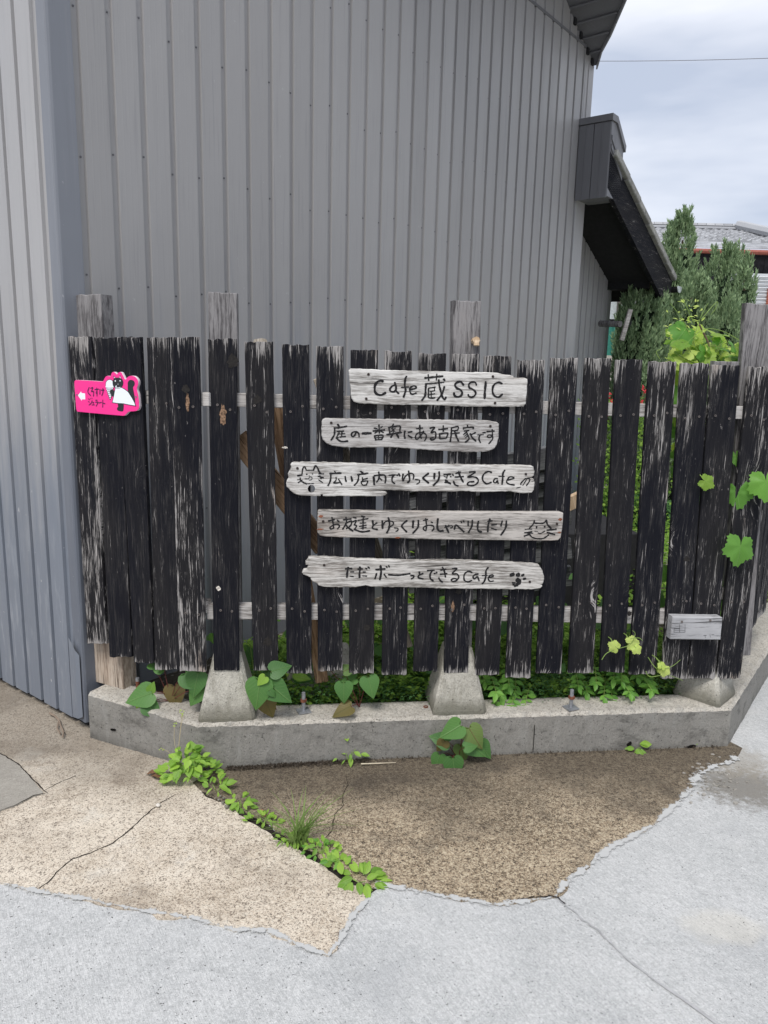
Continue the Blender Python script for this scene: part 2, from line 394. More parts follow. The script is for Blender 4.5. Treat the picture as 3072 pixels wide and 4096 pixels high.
# ---- ground
def st_tan(t, c, col, big, mid):
    x, y, z = t.sep(c)
    w_ = t.ramp(t.noise(c, 3.3, 6, .7), .55, .70); col = t.mix(t.math('MULTIPLY', w_, .55), col, (.72, .69, .62))
    d = t.ramp(t.noise(t.vmath('ADD', c, (5, 3, 0)), 2.0, 6, .7), .48, .66); col = t.mix(t.math('MULTIPLY', d, .55), col, (.17, .13, .095))
    # damp grime along the siding and the curb
    k = t.ramp(t.math('ADD', y, t.math('MULTIPLY', t.noise(c, 3, 4), .5)), 2.45, 2.95); col = t.mix(t.math('MULTIPLY', k, .62), col, (.145, .125, .10))
    return col, None
def st_brown(t, c, col, big, mid):  # moss and damp near the kerb
    x, y, z = t.sep(c)
    n = t.noise(c, 2.6, 5, .65); k = t.math('ADD', y, t.math('MULTIPLY', t.math('SUBTRACT', n, .5), .75)); k = t.math('SUBTRACT', k, t.math('MULTIPLY', x, .10))
    g = t.ramp(k, 2.02, 2.5); col = t.mix(t.math('MULTIPLY', g, .74), col, (.052, .043, .033))
    r = t.ramp(t.noise(t.vmath('ADD', c, (9, 1, 0)), 4, 5, .7), .5, .66); col = t.mix(t.math('MULTIPLY', r, .4), col, (.045, .038, .032))
    wsp = t.ramp(t.noise(t.vmath('ADD', c, (2, 7, 0)), 5, 4, .6), .60, .74); col = t.mix(t.math('MULTIPLY', wsp, .35), col, (.36, .29, .20))
    return col, None
def st_new(t, c, col, big, mid):
    x, y, z = t.sep(c)
    p = t.ramp(t.noise(t.vmath('ADD', c, (3, 3, 0)), 3.2, 5, .6), .60, .76); col = t.mix(t.math('MULTIPLY', p, .35), col, (.60, .59, .56))
    p2 = t.ramp(t.noise(t.vmath('ADD', c, (8, 2, 0)), 2.2, 4, .6), .56, .7); col = t.mix(t.math('MULTIPLY', p2, .35), col, (.30, .31, .32))
    v = t.vmath('SUBTRACT', c, (.93, 1.76, 0)); v = t.vmath('MULTIPLY', v, (7.5, 14, 1)); n = t.n('ShaderNodeVectorMath', operation='LENGTH'); t.l(v, n.inputs[0])
    q = t.ramp(t.math('ADD', n.outputs[1 if len(n.outputs) > 1 else 0], t.math('MULTIPLY', t.math('SUBTRACT', t.noise(c, 12, 4), .5), 1.4)), .5, 1.1, .42, 0)
    col = t.mix(q, col, (.58, .55, .48))
    for (ox, oy, sx, sy, cc, k0) in [(1.30, 2.45, 4.2, 5.0, (.17, .155, .13), .85), (1.36, 2.62, 5., 6., (.30, .27, .22), .6)]:
        v = t.vmath('MULTIPLY', t.vmath('SUBTRACT', c, (ox, oy, 0)), (sx, sy, 1)); n = t.n('ShaderNodeVectorMath', operation='LENGTH'); t.l(v, n.inputs[0])
        d_ = t.math('ADD', n.outputs[1], t.math('MULTIPLY', t.math('SUBTRACT', t.noise(c, 26, 6, .8), .5), 2.2)); col = t.mix(t.ramp(d_, .35, .95, k0, 0), col, cc)
    return col, None
def st_foot(t, c, col, big, mid):
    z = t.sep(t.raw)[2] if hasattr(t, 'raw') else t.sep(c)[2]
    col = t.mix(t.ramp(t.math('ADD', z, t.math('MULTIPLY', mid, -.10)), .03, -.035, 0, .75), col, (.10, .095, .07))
    v = t.ramp(t.noise(c, 1, 5, .7, sc=(26, 26, 5)), .50, .68); col = t.mix(t.math('MULTIPLY', v, .45), col, (.17, .16, .125))
    return col, None
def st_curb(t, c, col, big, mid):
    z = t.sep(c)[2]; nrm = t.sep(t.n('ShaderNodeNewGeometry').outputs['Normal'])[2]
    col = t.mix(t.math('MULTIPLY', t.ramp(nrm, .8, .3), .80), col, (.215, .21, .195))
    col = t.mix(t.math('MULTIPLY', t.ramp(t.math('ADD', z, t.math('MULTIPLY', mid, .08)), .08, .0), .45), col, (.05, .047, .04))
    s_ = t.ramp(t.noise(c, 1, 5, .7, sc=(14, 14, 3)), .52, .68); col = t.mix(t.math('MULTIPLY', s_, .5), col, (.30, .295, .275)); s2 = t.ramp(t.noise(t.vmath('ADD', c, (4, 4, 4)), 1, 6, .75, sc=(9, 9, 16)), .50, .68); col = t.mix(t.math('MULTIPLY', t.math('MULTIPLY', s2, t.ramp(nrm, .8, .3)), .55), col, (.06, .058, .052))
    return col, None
M['slab_tan'] = concrete('old_tan_concrete', [(.52, .44, .345), (.74, .66, .55), (.34, .275, .21)], agg=.62, agg_scale=230, stain=st_tan, speckle=(.66, .60, .50), dark=(.10, .08, .065), bump=.8, pores=.7, grit=.75)
M['slab_brown'] = concrete('old_brown_concrete', [(.27, .205, .135), (.44, .35, .245), (.10, .075, .055)], agg=.85, agg_scale=230, stain=st_brown, speckle=(.56, .48, .35), dark=(.035, .028, .024), bump=.9, pores=.5, grit=.85)
M['slab_smooth'] = concrete('smooth_grey_patch', [(.27, .25, .22), (.36, .34, .30)], agg=.15, broom=(62, .3), bump=.4, pores=.3)
M['new_conc'] = concrete('new_broomed_concrete', [(.43, .44, .44), (.545, .55, .548), (.37, .375, .372)], agg=.34, agg_scale=300, speckle=(.75, .75, .74), dark=(.22, .22, .22), stain=st_new, broom=(-32, .30), bump=.5, pores=.9, grit=.30)
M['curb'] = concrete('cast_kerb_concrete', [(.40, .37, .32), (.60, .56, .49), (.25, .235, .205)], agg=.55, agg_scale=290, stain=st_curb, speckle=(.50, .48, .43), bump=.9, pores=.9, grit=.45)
M['footing'] = concrete('footing_concrete', [(.36, .345, .30), (.56, .54, .48), (.26, .25, .21)], agg=.22, agg_scale=240, bump=.7, pores=.8, pos=False, stain=st_foot, grit=.25)
M['soil'] = concrete('garden_soil', [(.05, .042, .03), (.10, .085, .06), (.04, .035, .025)], agg=.3, agg_scale=40, bump=1.)
M['gravel'] = concrete('pale_garden_gravel', [(.40, .37, .31), (.58, .55, .48), (.30, .28, .23)], agg=.8, agg_scale=40, bump=1., speckle=(.75, .72, .66))
M['crack'] = plain('dirt_filled_crack', (.025, .021, .018), .95, .1)
M['seal'] = plain('grey_joint_filler', (.36, .36, .365), .7, .2)
M['mortar'] = concrete('spilled_mortar', [(.20, .185, .16), (.52, .50, .46)], agg=.3, bump=1.2, pores=.6)
# ---- plants
M['leaf_dark'] = leaf_mat('heart_leaf_green', (.055, .15, .04), (.12, .27, .07), vein=(.17, .30, .10))
M['leaf_red'] = leaf_mat('reddish_heart_leaf', (.08, .17, .05), (.18, .26, .08), vein=(.20, .06, .05))
M['leaf_brown'] = leaf_mat('browning_leaf', (.14, .12, .04), (.20, .15, .06), vein=(.10, .12, .04))
M['leaf_light'] = leaf_mat('bright_weed_leaf', (.10, .24, .03), (.36, .56, .08), vein=(.35, .5, .15))
M['leaf_rose'] = leaf_mat('oval_garden_leaf', (.08, .22, .035), (.19, .40, .06))
M['leaf_grape'] = leaf_mat('grape_leaf', (.10, .27, .03), (.46, .60, .09), vein=(.32, .48, .14), trans=.45)
M['leaf_grape_dark'] = leaf_mat('older_grape_leaf', (.09, .25, .035), (.17, .38, .06), vein=(.22, .4, .12), trans=.35)
M['leaf_young'] = leaf_mat('young_grape_leaf', (.46, .60, .12), (.62, .72, .22), vein=(.6, .7, .35), trans=.45)
M['leaf_dead'] = leaf_mat('dead_leaf', (.13, .06, .03), (.22, .12, .06), trans=.1)
M['stem_red'] = plain('red_stem', (.14, .035, .03), .6)
M['stem_green'] = plain('green_stem', (.20, .30, .07), .6)
M['stem_brown'] = plain('woody_stem', (.13, .09, .06), .8)
M['grass'] = stuff_leaf('grass_blades', (.10, .19, .04), (.24, .34, .10))
M['cover'] = stuff_leaf('ground_cover_leaves', (.05, .16, .02), (.38, .58, .10), .45)
M['cover_dark'] = stuff_leaf('fine_dark_leaves', (.045, .13, .04), (.11, .24, .07))
M['moss'] = stuff_leaf('dry_moss', (.05, .04, .03), (.10, .08, .06))
M['conifer'] = stuff_leaf('juniper_sprays', (.07, .14, .07), (.46, .60, .33), .3)
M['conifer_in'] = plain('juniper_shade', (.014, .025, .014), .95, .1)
M['bark'] = plain('bark', (.10, .07, .05), .9)

# ==================================================================== GROUND
def flat(name, pts, mat, thick=.0, dz=0., parent=None, kind=None, jag=0, seg=.02, seed=1):
    """a sheet outlined by ground points, with the same small fall as the ground"""
    P = [Vector((p[0], p[1])) for p in pts]
    if jag:
        out = []
        for i, p in enumerate(P):
            q = P[(i + 1) % len(P)]; L = (q - p).length; n = max(1, min(60, int(L / seg)))
            nn = Vector((-(q - p).y, (q - p).x)); nn.normalize()
            for k in range(n):
                v = p.lerp(q, k / n); h = noise.noise(Vector((v.x * 14, v.y * 14, seed))) + .6 * noise.noise(Vector((v.x * 55, v.y * 55, seed)))
                out.append(v + nn * h * jag * (1 if p.y < 2.4 and q.y < 2.4 or jag > .02 else .2))
        P = out
    m = MB(); m.prism([(p.x, -p.y) for p in P], 0, 1)     # polygon in plan; remap below
    bm = bmesh.new()
    # rebuild properly in plan
    vs = [bm.verts.new((p.x, p.y, 0)) for p in P]
    tr = tessellate_polygon([[Vector((p.x, p.y, 0)) for p in P]])
    for t in tr:
        try: bm.faces.new([vs[k] for k in t])
        except ValueError: pass
    for f in bm.faces:
        f.normal_update()
        if f.normal.z < 0: f.normal_flip()
    if thick:
        r = bmesh.ops.extrude_face_region(bm, geom=bm.faces[:])
        for v in [g for g in r['geom'] if isinstance(g, bmesh.types.BMVert)]: v.co.z += thick
    for cx in (0.0, -4.0):
        bmesh.ops.bisect_plane(bm, geom=bm.verts[:] + bm.edges[:] + bm.faces[:], plane_co=(cx, 0, 0), plane_no=(1, 0, 0))
    for v in bm.verts: v.co.z += gz(v.co.x) + dz
    bmesh.ops.recalc_face_normals(bm, faces=bm.faces[:])
    me = bpy.data.meshes.new(name); bm.to_mesh(me); bm.free(); me.materials.append(mat)
    o = link(bpy.data.objects.new(name, me), parent)
    if kind: o['kind'] = kind
    return o
def z9(x, y): return gnd(x * .9042, 2600 + y * .9042)
def z10(x, y): return gnd(1500 + x * .9476, 2900 + y * .9476)
flat('ground', [(-300, -60), (300, -60), (300, 500), (-300, 500)], M['soil'], dz=-.10, kind='structure')
_ra = gnd(2940, 2975, 0); _rd = (gnd(3052, 2775, 0) - _ra).normalized(); _rq = _ra + _rd * 3; _re = (_rq.x, _rq.y)
_ra = _ra - Vector((.05, .02, 0))
flat('road', [(-9, -3), (14, -3), (14, 9), _re, (_ra.x, _ra.y), (-1.3, 2.7), (-9, 9)], M['new_conc'], dz=0, kind='structure')
tan = [z9(*p) for p in [(-700, 940), (-300, 990), (0, 1035), (100, 1055), (200, 1080), (400, 1110), (520, 1150), (610, 1155), (700, 1185), (850, 1190), (950, 1225), (1040, 1250), (1150, 1225), (1185, 1240), (1200, 1275), (1330, 1305), (1450, 1355), (1490, 1330), (1520, 1240), (1560, 1180), (1630, 1110), (1590, 1060), (1510, 1010), (1400, 950), (1290, 880), (1200, 820), (1080, 745), (990, 680), (900, 640), (850, 590)]]
tan += [Vector((-.50, 2.62)), Vector((-1.2, 2.95)), Vector((-4.5, 5.2)), Vector((-7.5, 3.6)), Vector((-6, 1.6))]
flat('old_pavement', tan, M['slab_tan'], thick=.007, dz=-.003, kind='structure', jag=.016, seed=3)
brn = [z9(*p) for p in [(760, 520), (840, 600), (960, 660), (1060, 700), (1200, 790), (1300, 850), (1420, 930), (1530, 1000), (1640, 1060)]]
brn += [z10(*p) for p in [(80, 685), (200, 700), (300, 730), (400, 740), (520, 762), (620, 745), (760, 730), (810, 700), (815, 640), (900, 600), (930, 540), (1000, 520), (1100, 470), (1180, 420), (1240, 370), (1300, 310), (1345, 262), (1370, 215), (1420, 180), (1480, 165), (1530, 140), (1550, 100)]]
brn += [Vector((1.36, 2.84)), Vector((-.56, 2.60))]
flat('pavement', brn, M['slab_brown'], thick=.0060, dz=-.003, kind='structure', jag=.016, seed=9)
flat('pavement', [z9(*p) for p in [(-300, 250), (0, 465), (80, 510), (150, 590), (192, 640), (150, 655), (60, 700), (0, 720), (-400, 800)]], M['slab_smooth'], thick=.0045, dz=.004, kind='structure', jag=.004, seed=2)
def strip(name, pts, wid, mat, dz, parent=None, jag=.004, kind=None, taper=True, step=.012, seed=0):
    pts = [Vector((p[0], p[1], 0)) for p in pts]; P = []
    for a, b in zip(pts, pts[1:]):
        n = max(1, int((b - a).length / step))
        for k in range(n): P.append(a.lerp(b, k / n))
    P.append(pts[-1]); m = MB(); L = len(P); base = 0; rnd = random.Random(seed)
    for i, p in enumerate(P):
        t = (P[min(i + 1, L - 1)] - P[max(i - 1, 0)]).normalized(); n = Vector((-t.y, t.x, 0))
        o = noise.noise(p * 40) * jag + noise.noise(p * 130) * jag * .5
        wd = wid * (.55 + .9 * rnd.random() * (1 if jag else 0) + (.45 if not jag else 0)) * (min(1, i / 6 + .3) if taper else 1)
        for sgn in (-1, 1):
            q = p + n * (o + sgn * wd / 2); m.v.append((q.x, q.y, gz(q.x) + dz))
    for i in range(L - 1): m.f.append((2 * i, 2 * i + 1, 2 * i + 3, 2 * i + 2)); m.m.append(0)
    o = m.build(name, mat, parent)
    if kind: o['kind'] = kind
    return o
strip('pavement_crack', [z9(*p) for p in [(775, 645), (700, 690), (640, 740), (560, 815), (500, 860), (400, 905), (320, 930), (250, 990), (215, 1035), (172, 1062)]], .0034, M['crack'], .0052, kind='structure')
strip('pavement_crack', [z9(*p) for p in [(0, 722), (60, 700), (150, 655), (210, 642), (192, 630), (80, 512), (0, 466)]], .0035, M['crack'], .0094, kind='structure', seed=4)
strip('pavement_crack', [z9(*p) for p in [(190, 632), (260, 592), (335, 562)]], .0022, M['crack'], .0052, kind='structure', seed=5)
strip('pavement_crack', [z9(*p) for p in [(1532, 560), (1538, 600), (1515, 650), (1520, 690), (1480, 735), (1470, 800), (1440, 835)]], .0022, M['crack'], .0044, kind='structure', seed=6)
strip('pavement_joint', [z9(*p) for p in [(800, 612), (880, 640), (960, 668), (1060, 722), (1190, 806), (1290, 868), (1405, 942), (1520, 1008), (1630, 1085)]], .055, M['crack'], .0006, kind='structure', seed=7, taper=False, jag=.008)
strip('road_joint', [z10(*p) for p in [(1150, 1060), (1300, 1160), (1440, 1262), (1800, 1530)]], .0085, M['seal'], .003, kind='structure', jag=0, taper=True)
strip('road_joint', [z10(*p) for p in [(780, 745), (850, 800), (960, 890), (1060, 985), (1150, 1060)]], .006, M['seal'], .003, kind='structure', jag=.008, seed=8)
strip('road_crack', [z10(*p) for p in [(600, 742), (700, 730), (775, 730), (800, 760)]], .005, M['crack'], .0045, kind='structure', seed=9, jag=.01)

# ==================================================================== BUILDING
CO = gnd(343, 2925, -.03)
_v = ray(3940, 1504); WD = Vector((_v.x, _v.y, 0)).normalized()
W = Plane(CO, CO + WD)                        # main wall, s to the right
L = Plane(CO + W.n * -3, CO)                  # left face: a = 3 - u
build = empty('metal_clad_building', (CO.x, CO.y, 0), 'tall grey building clad in ribbed steel siding, rising behind the black fence', 'building')
PIT = .1312; S0 = .098; SE = 4.20
def rake(s): return 3.67 + .5 * (4.37 - s)
def panel_mb(width=PIT, z0=0, z1=lambda s: 3.742, s_abs=0., gr=.027, dp=.011, mirror=False, rib=.00015):
    """one siding panel: a recessed strip, then the raised face with fine ribs"""
    fx = gr + .004; P = [(0, dp), (gr, dp), (gr + .002, 0)]
    for k in (.25, .5, .75):
        x = fx + (width - fx) * k; P += [(x - .004, 0), (x - .002, -rib), (x + .002, -rib), (x + .004, 0)]
    P += [(width - .002, 0), (width, dp)]
    if mirror: P = [(width - x, y) for x, y in P][::-1]
    m = MB()
    for (xa, ya), (xb, yb) in zip(P, P[1:]):
        m.face([(xa, ya, z0), (xb, yb, z0), (xb, yb, z1(s_abs + xb) - 0), (xa, ya, z1(s_abs + xa))])
    for (xa, ya), (xb, yb) in zip(P, P[1:]):     # return at the foot
        m.face([(xa, ya, z0), (xa, .028, z0), (xb, .028, z0), (xb, yb, z0)])
    return m
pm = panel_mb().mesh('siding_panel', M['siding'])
rr0 = random.Random(9); n = 0; s = S0
scr = MB(); scr.tube([(0, -.002, 0), (0, 0, 0)], .0038, 8); scr_me = scr.mesh('screw', plain('painted_screw', (.13, .13, .14), .5))
while s < SE - .01:
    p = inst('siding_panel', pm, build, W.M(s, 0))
    for k in range(7):
        zz = .35 + k * .455 + (n % 3) * .012
        if zz < 3.7: inst('screw', scr_me, p, W.M(s + .0145, zz + rr0.uniform(-.03, .03), -.0105))
    s += PIT; n += 1
for i in range(32):
    s = S0 + i * PIT
    if s > 2.2:
        panel_mb(PIT, 3.760, lambda q: rake(q) - .01, s).build('siding_panel', M['siding'], build, W.M(s, 0, -.002))
m = MB(); m.box(S0 + 1.0, 4.20, -.004, .02, 3.742, 3.760); m.build('joint_flashing', M['sidingdark'], build, W.M(0, 0))
# corner trims
m = MB()
prof = [(S0, .013), (S0 - .004, 0), (.012, -.001), (.004, .002), (0, .006)]
prof2 = [(.0, .006), (.002, .060), (.012, .075)]
for (a, b) in list(zip(prof, prof[1:])) + list(zip(prof2, prof2[1:])):
    m.face([(a[0], a[1], 0), (b[0], b[1], 0), (b[0], b[1], 5), (a[0], a[1], 5)])
m.build('corner_trim', M['trim'], build, W.M(0, .006, .003))
m = MB(); m.box(4.195, 4.36, -.004, .03, 0, 2.74, bev=.002); m.build('corner_trim', M['siding_blue'], build, W.M(0, 0))
m = MB(); m.box(4.215, 4.355, -.001, .03, 3.1, 3.668); m.box(4.26, 4.262, -.006, -.001, 3.1, 3.66); m.build('corner_trim', M['siding'], build, W.M(0, 0))
# left face
u = .075; lm = {}
k = 0; rr = random.Random(4)
while u < 3:
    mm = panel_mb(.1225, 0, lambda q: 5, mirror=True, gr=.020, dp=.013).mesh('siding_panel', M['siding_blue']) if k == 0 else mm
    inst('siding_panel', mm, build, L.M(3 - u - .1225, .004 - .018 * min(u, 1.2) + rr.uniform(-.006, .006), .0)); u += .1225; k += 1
m = MB(); m.box(.03, 4.19, .030, 5, -.25, 3.4); m.box(.03, 2.0, .03, 5, 3.4, 5); m.prism([(2., 3.4), (4.19, 3.4), (4.19, 3.6), (2., 4.75)], .03, 5)
m.build('light_block_core', M['dark'], build, W.M(0, 0))  # solid core added behind the siding to block light leaking through
# dented flashing flap low on the corner
m = MB(); m.face([(.002, -.004, .0), (.05, -.010, .01), (.055, -.008, .30), (.004, -.004, .34)]); m.face([(.05, -.010, .01), (.07, .0, .02), (.07, 0, .28), (.055, -.008, .30)])
m.build('corner_flap', M['siding_blue'], build, L.M(3 - .075, .012, .006))
# roof overhang along the rake
m = MB(); T = .02
def rk(s, nn, dz=0): return W.w(s, rake(s) + dz, nn)
SN = [(4.366, .012), (4.245, .095), (4.14, .20), (3.94, .37), (3.3, .9), (0, .9)]
for (a, b) in zip(SN, SN[1:]):
    m.face([rk(a[0], -.02), rk(a[0], a[1]), rk(b[0], b[1]), rk(b[0], -.02)])
    m.face([rk(a[0], -.02, .12), rk(a[0], a[1], .12), rk(b[0], b[1], .12), rk(b[0], -.02, .12)])
m.build('roof_overhang', M['sidingdark'], build)
for s_ in (4.25, 4.13, 4.01, 3.89, 3.77):
    nn = max(.02, .85 * (4.365 - s_)); m = MB()
    a = rk(s_, -.02, -.012); b = rk(s_ - .004, nn, -.012); m.tube([a, b], .008, 4); m.build('soffit_rib', M['sidingdark'], build)
m = MB()
for (a, b) in zip(SN, SN[1:]):
    m.face([rk(a[0], a[1], -.03), rk(b[0], b[1], -.03), rk(b[0], b[1], .13), rk(a[0], a[1], .13)])
    m.face([rk(a[0], a[1] + .012, -.03), rk(b[0], b[1] + .012, -.03), rk(b[0], b[1] + .012, .13), rk(a[0], a[1] + .012, .13)])
    m.face([rk(a[0], a[1], -.03), rk(b[0], b[1], -.03), rk(b[0], b[1] + .012, -.03), rk(a[0], a[1] + .012, -.03)])
m.build('rake_trim', plain('pale_edge_trim', (.30, .30, .31), .5), build)
for s_ in (4.31, 4.22, 4.09, 3.98):
    m = MB(); m.box(s_ - .02, s_ + .01, -.012, .004, rake(s_) - .045, rake(s_) - .0); m.build('roof_clip', M['dark'], build, W.M(0, 0))
# ---- boxed roof end and lean-to roof
bx = [(4.18, 2.69), (4.43, 2.69), (4.44, 2.9), (4.43, 3.07), (4.25, 3.225), (4.18, 3.225)]
m = MB(); m.prism(bx, -.25, 0); m.build('roof_end_box', M['sidingdark'], build, W.M(0, 0))
for n0, n1 in ((.004, .118), (.124, .247)):
    m = MB(); m.box(4.170, 4.181, -n1, -n0, 2.68, 3.20); m.box(4.166, 4.170, -(n0 * .5 + n1 * .5) - .003, -(n0 + n1) * .5 + .003, 2.69, 3.19); m.build('siding_panel', M['sidingdark'], build, W.M(0, 0))
m = MB(); m.box(4.160, 4.26, -.262, .0, 3.205, 3.250); m.build('box_cap', M['sidingdark'], build, W.M(0, 0))
m = MB(); m.prism([(4.26, 3.25), (4.26, 3.205), (4.45, 3.045), (4.455, 3.09)], -.262, .0); m.build('box_cap', M['sidingdark'], build, W.M(0, 0))
for a, b in ((3.00, 3.03), (2.94, 2.97)):
    m = MB(); m.prism([(4.19, a + .08), (4.43, a - .1), (4.43, b - .1), (4.19, b + .08)], -.258, -.249); m.build('trim_strip', M['sidingdark'], build, W.M(0, 0))
M['charred'] = painted_wood('charred_bargeboard', wear=.012, ends=False, axis='X')
low = lambda s: 2.755 - .484 * (s - 4.17)
m = MB(); 
bb = [(4.185, low(4.185)), (5.66, low(5.66)), (5.83, low(5.66) + .07), (5.83, 2.235), (4.185, 3.0)]
Mb = W.M(0, 0) @ Matrix.Rotation(R(90), 4, 'Y')
m.prism(bb, -.25, -.215); m.build('bargeboard', M['charred'], build, W.M(0, 0))
m = MB(); m.prism([(4.2, low(4.2) + .13), (5.80, low(5.8) + .10), (5.80, low(5.8) + .20), (4.2, low(4.2) + .24)], -.215, 3); m.build('soffit_board', M['dark'], build, W.M(0, 0))
up = lambda s: 3.035 - .484 * (s - 4.17)
m0 = MB(); m0.box(-.015, .150, -.030, .20, 0, .052, bev=.006); tile_me = m0.mesh('verge_tile', concrete('old_roof_tile', [(.22, .22, .21), (.42, .42, .39), (.10, .095, .09)], agg=.2, bump=.7, pos=False))
for i in range(12):
    s_ = 4.25 + i * .1325
    Mt = W.M(s_, 3.002 - .465 * (s_ - 4.185) + (i % 2) * .004, .252) @ Matrix.Rotation(R(23.0), 4, 'Y')
    inst('roof_tile', tile_me, build, Mt)
m = MB(); m.prism([(4.3, 2.95), (5.86, 2.225), (5.86, 2.25), (4.3, 2.98)], -.06, 3); m.build('roof_slab', M['sidingdark'], build, W.M(0, 0))
m = MB(); m.box(5.50, 5.62, -.155, 3, 2.150, 2.33); m.build('eave_beam', M['dark'], build, W.M(0, 0))
m = MB(); m.box(5.505, 5.615, -.160, -.155, 2.155, 2.30); m.build('beam_end', plain('weathered_beam_end', (.06, .05, .045), .9), build, W.M(0, 0))
m = MB()
for a, b in [(i * 22.5, i * 22.5 + 22.5) for i in range(8)]:
    f = lambda an, r_: (5.895 - r_ * math.cos(R(an)), 2.19 - r_ * math.sin(R(an)))
    (x0, z0), (x1, z1) = f(a, .05), f(b, .05)
    m.face([(x0, -.30, z0), (x1, -.30, z1), (x1, 3, z1), (x0, 3, z0)])
m.build('gutter', M['dark'], build, W.M(0, 0))
m = MB(); m.prism([(5.895 + .06 * math.cos(R(a)), 2.195 + .06 * math.sin(R(a))) for a in range(180, 361, 20)], -.306, -.299)
m.build('gutter_cap', plain('pale_gutter_cap', (.62, .66, .67), .5), build, W.M(0, 0))
# recessed wall under the lean-to
rw = W.shift(-.22); s = 4.36; k = 0
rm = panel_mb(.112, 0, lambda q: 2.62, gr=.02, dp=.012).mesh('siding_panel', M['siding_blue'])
sr = rw.at(1312 * K, 760 * K)[0]
while s + .05 < sr:
    inst('siding_panel', rm, build, rw.M(s, 0)); s += .112; k += 1
m = MB(); m.box(4.1, s, .015, 3.0, -.2, 2.75); m.build('light_block_core', M['dark'], build, rw.M(0, 0))  # same added light-blocking core behind the recessed wall
#%%

# cement slurry feathered over the edge of the old slabs
sm = NT('feathered_cement', .85, .2); at_ = sm.n('ShaderNodeAttribute'); at_.attribute_name = 'fade'; pc = sm.n('ShaderNodeNewGeometry').outputs['Position']
nn_ = sm.math('ADD', sm.ramp(sm.noise(pc, 55, 6, .8), .33, .67, 0, .62), sm.ramp(sm.noise(pc, 12, 4, .6), .36, .64, -.12, .45))
al = sm.ramp(sm.math('SUBTRACT', nn_, sm.math('MULTIPLY', at_.outputs['Fac'], 1.0)), .06, .30)
sm.color(sm.mix(sm.noise(pc, 60, 5, .7), (.40, .405, .40), (.51, .515, .51))); sm.l(al, sm.b.inputs['Alpha'])
def feather(pts, wid, dz):
    pts = [Vector((p[0], p[1], 0)) for p in pts]; P = []
    for a, b in zip(pts, pts[1:]):
        n = max(1, int((b - a).length / .03)); P += [a.lerp(b, k / n) for k in range(n)]
    P.append(pts[-1]); m = MB(); E = []
    for i, p in enumerate(P):
        t = (P[min(i + 1, len(P) - 1)] - P[max(i - 1, 0)]).normalized(); n = Vector((-t.y, t.x, 0))
        for q, e in ((-1, 1.), (-.02, 0.), (.02, 0.), (1, 1.)):
            c = p + n * wid * q; m.v.append((c.x, c.y, gz(c.x) + dz)); E.append(e)
    for i in range(len(P) - 1):
        for k in range(3): m.f.append((4 * i + k, 4 * i + k + 1, 4 * i + k + 5, 4 * i + k + 4)); m.m.append(0)
    o = m.build('cement_smear', sm.m); o['kind'] = 'structure'; at = o.data.attributes.new('fade', 'FLOAT', 'POINT'); at.data.foreach_set('value', E)
feather([z9(*p) for p in [(-300, 990), (0, 1035), (200, 1080), (400, 1110), (610, 1155), (850, 1190), (1040, 1248), (1185, 1240), (1300, 1300), (1450, 1355), (1500, 1300), (1560, 1180), (1630, 1110)]], .017, .0052)
feather([z10(*p) for p in [(0, 672), (80, 685), (300, 730), (520, 762), (760, 730), (815, 660), (900, 600), (1000, 520), (1180, 420), (1300, 310)]], .022, .0044)
feather([z10(*p) for p in [(1290, 320), (1345, 262), (1370, 215), (1420, 180), (1480, 165), (1530, 140)]], .035, .0056)
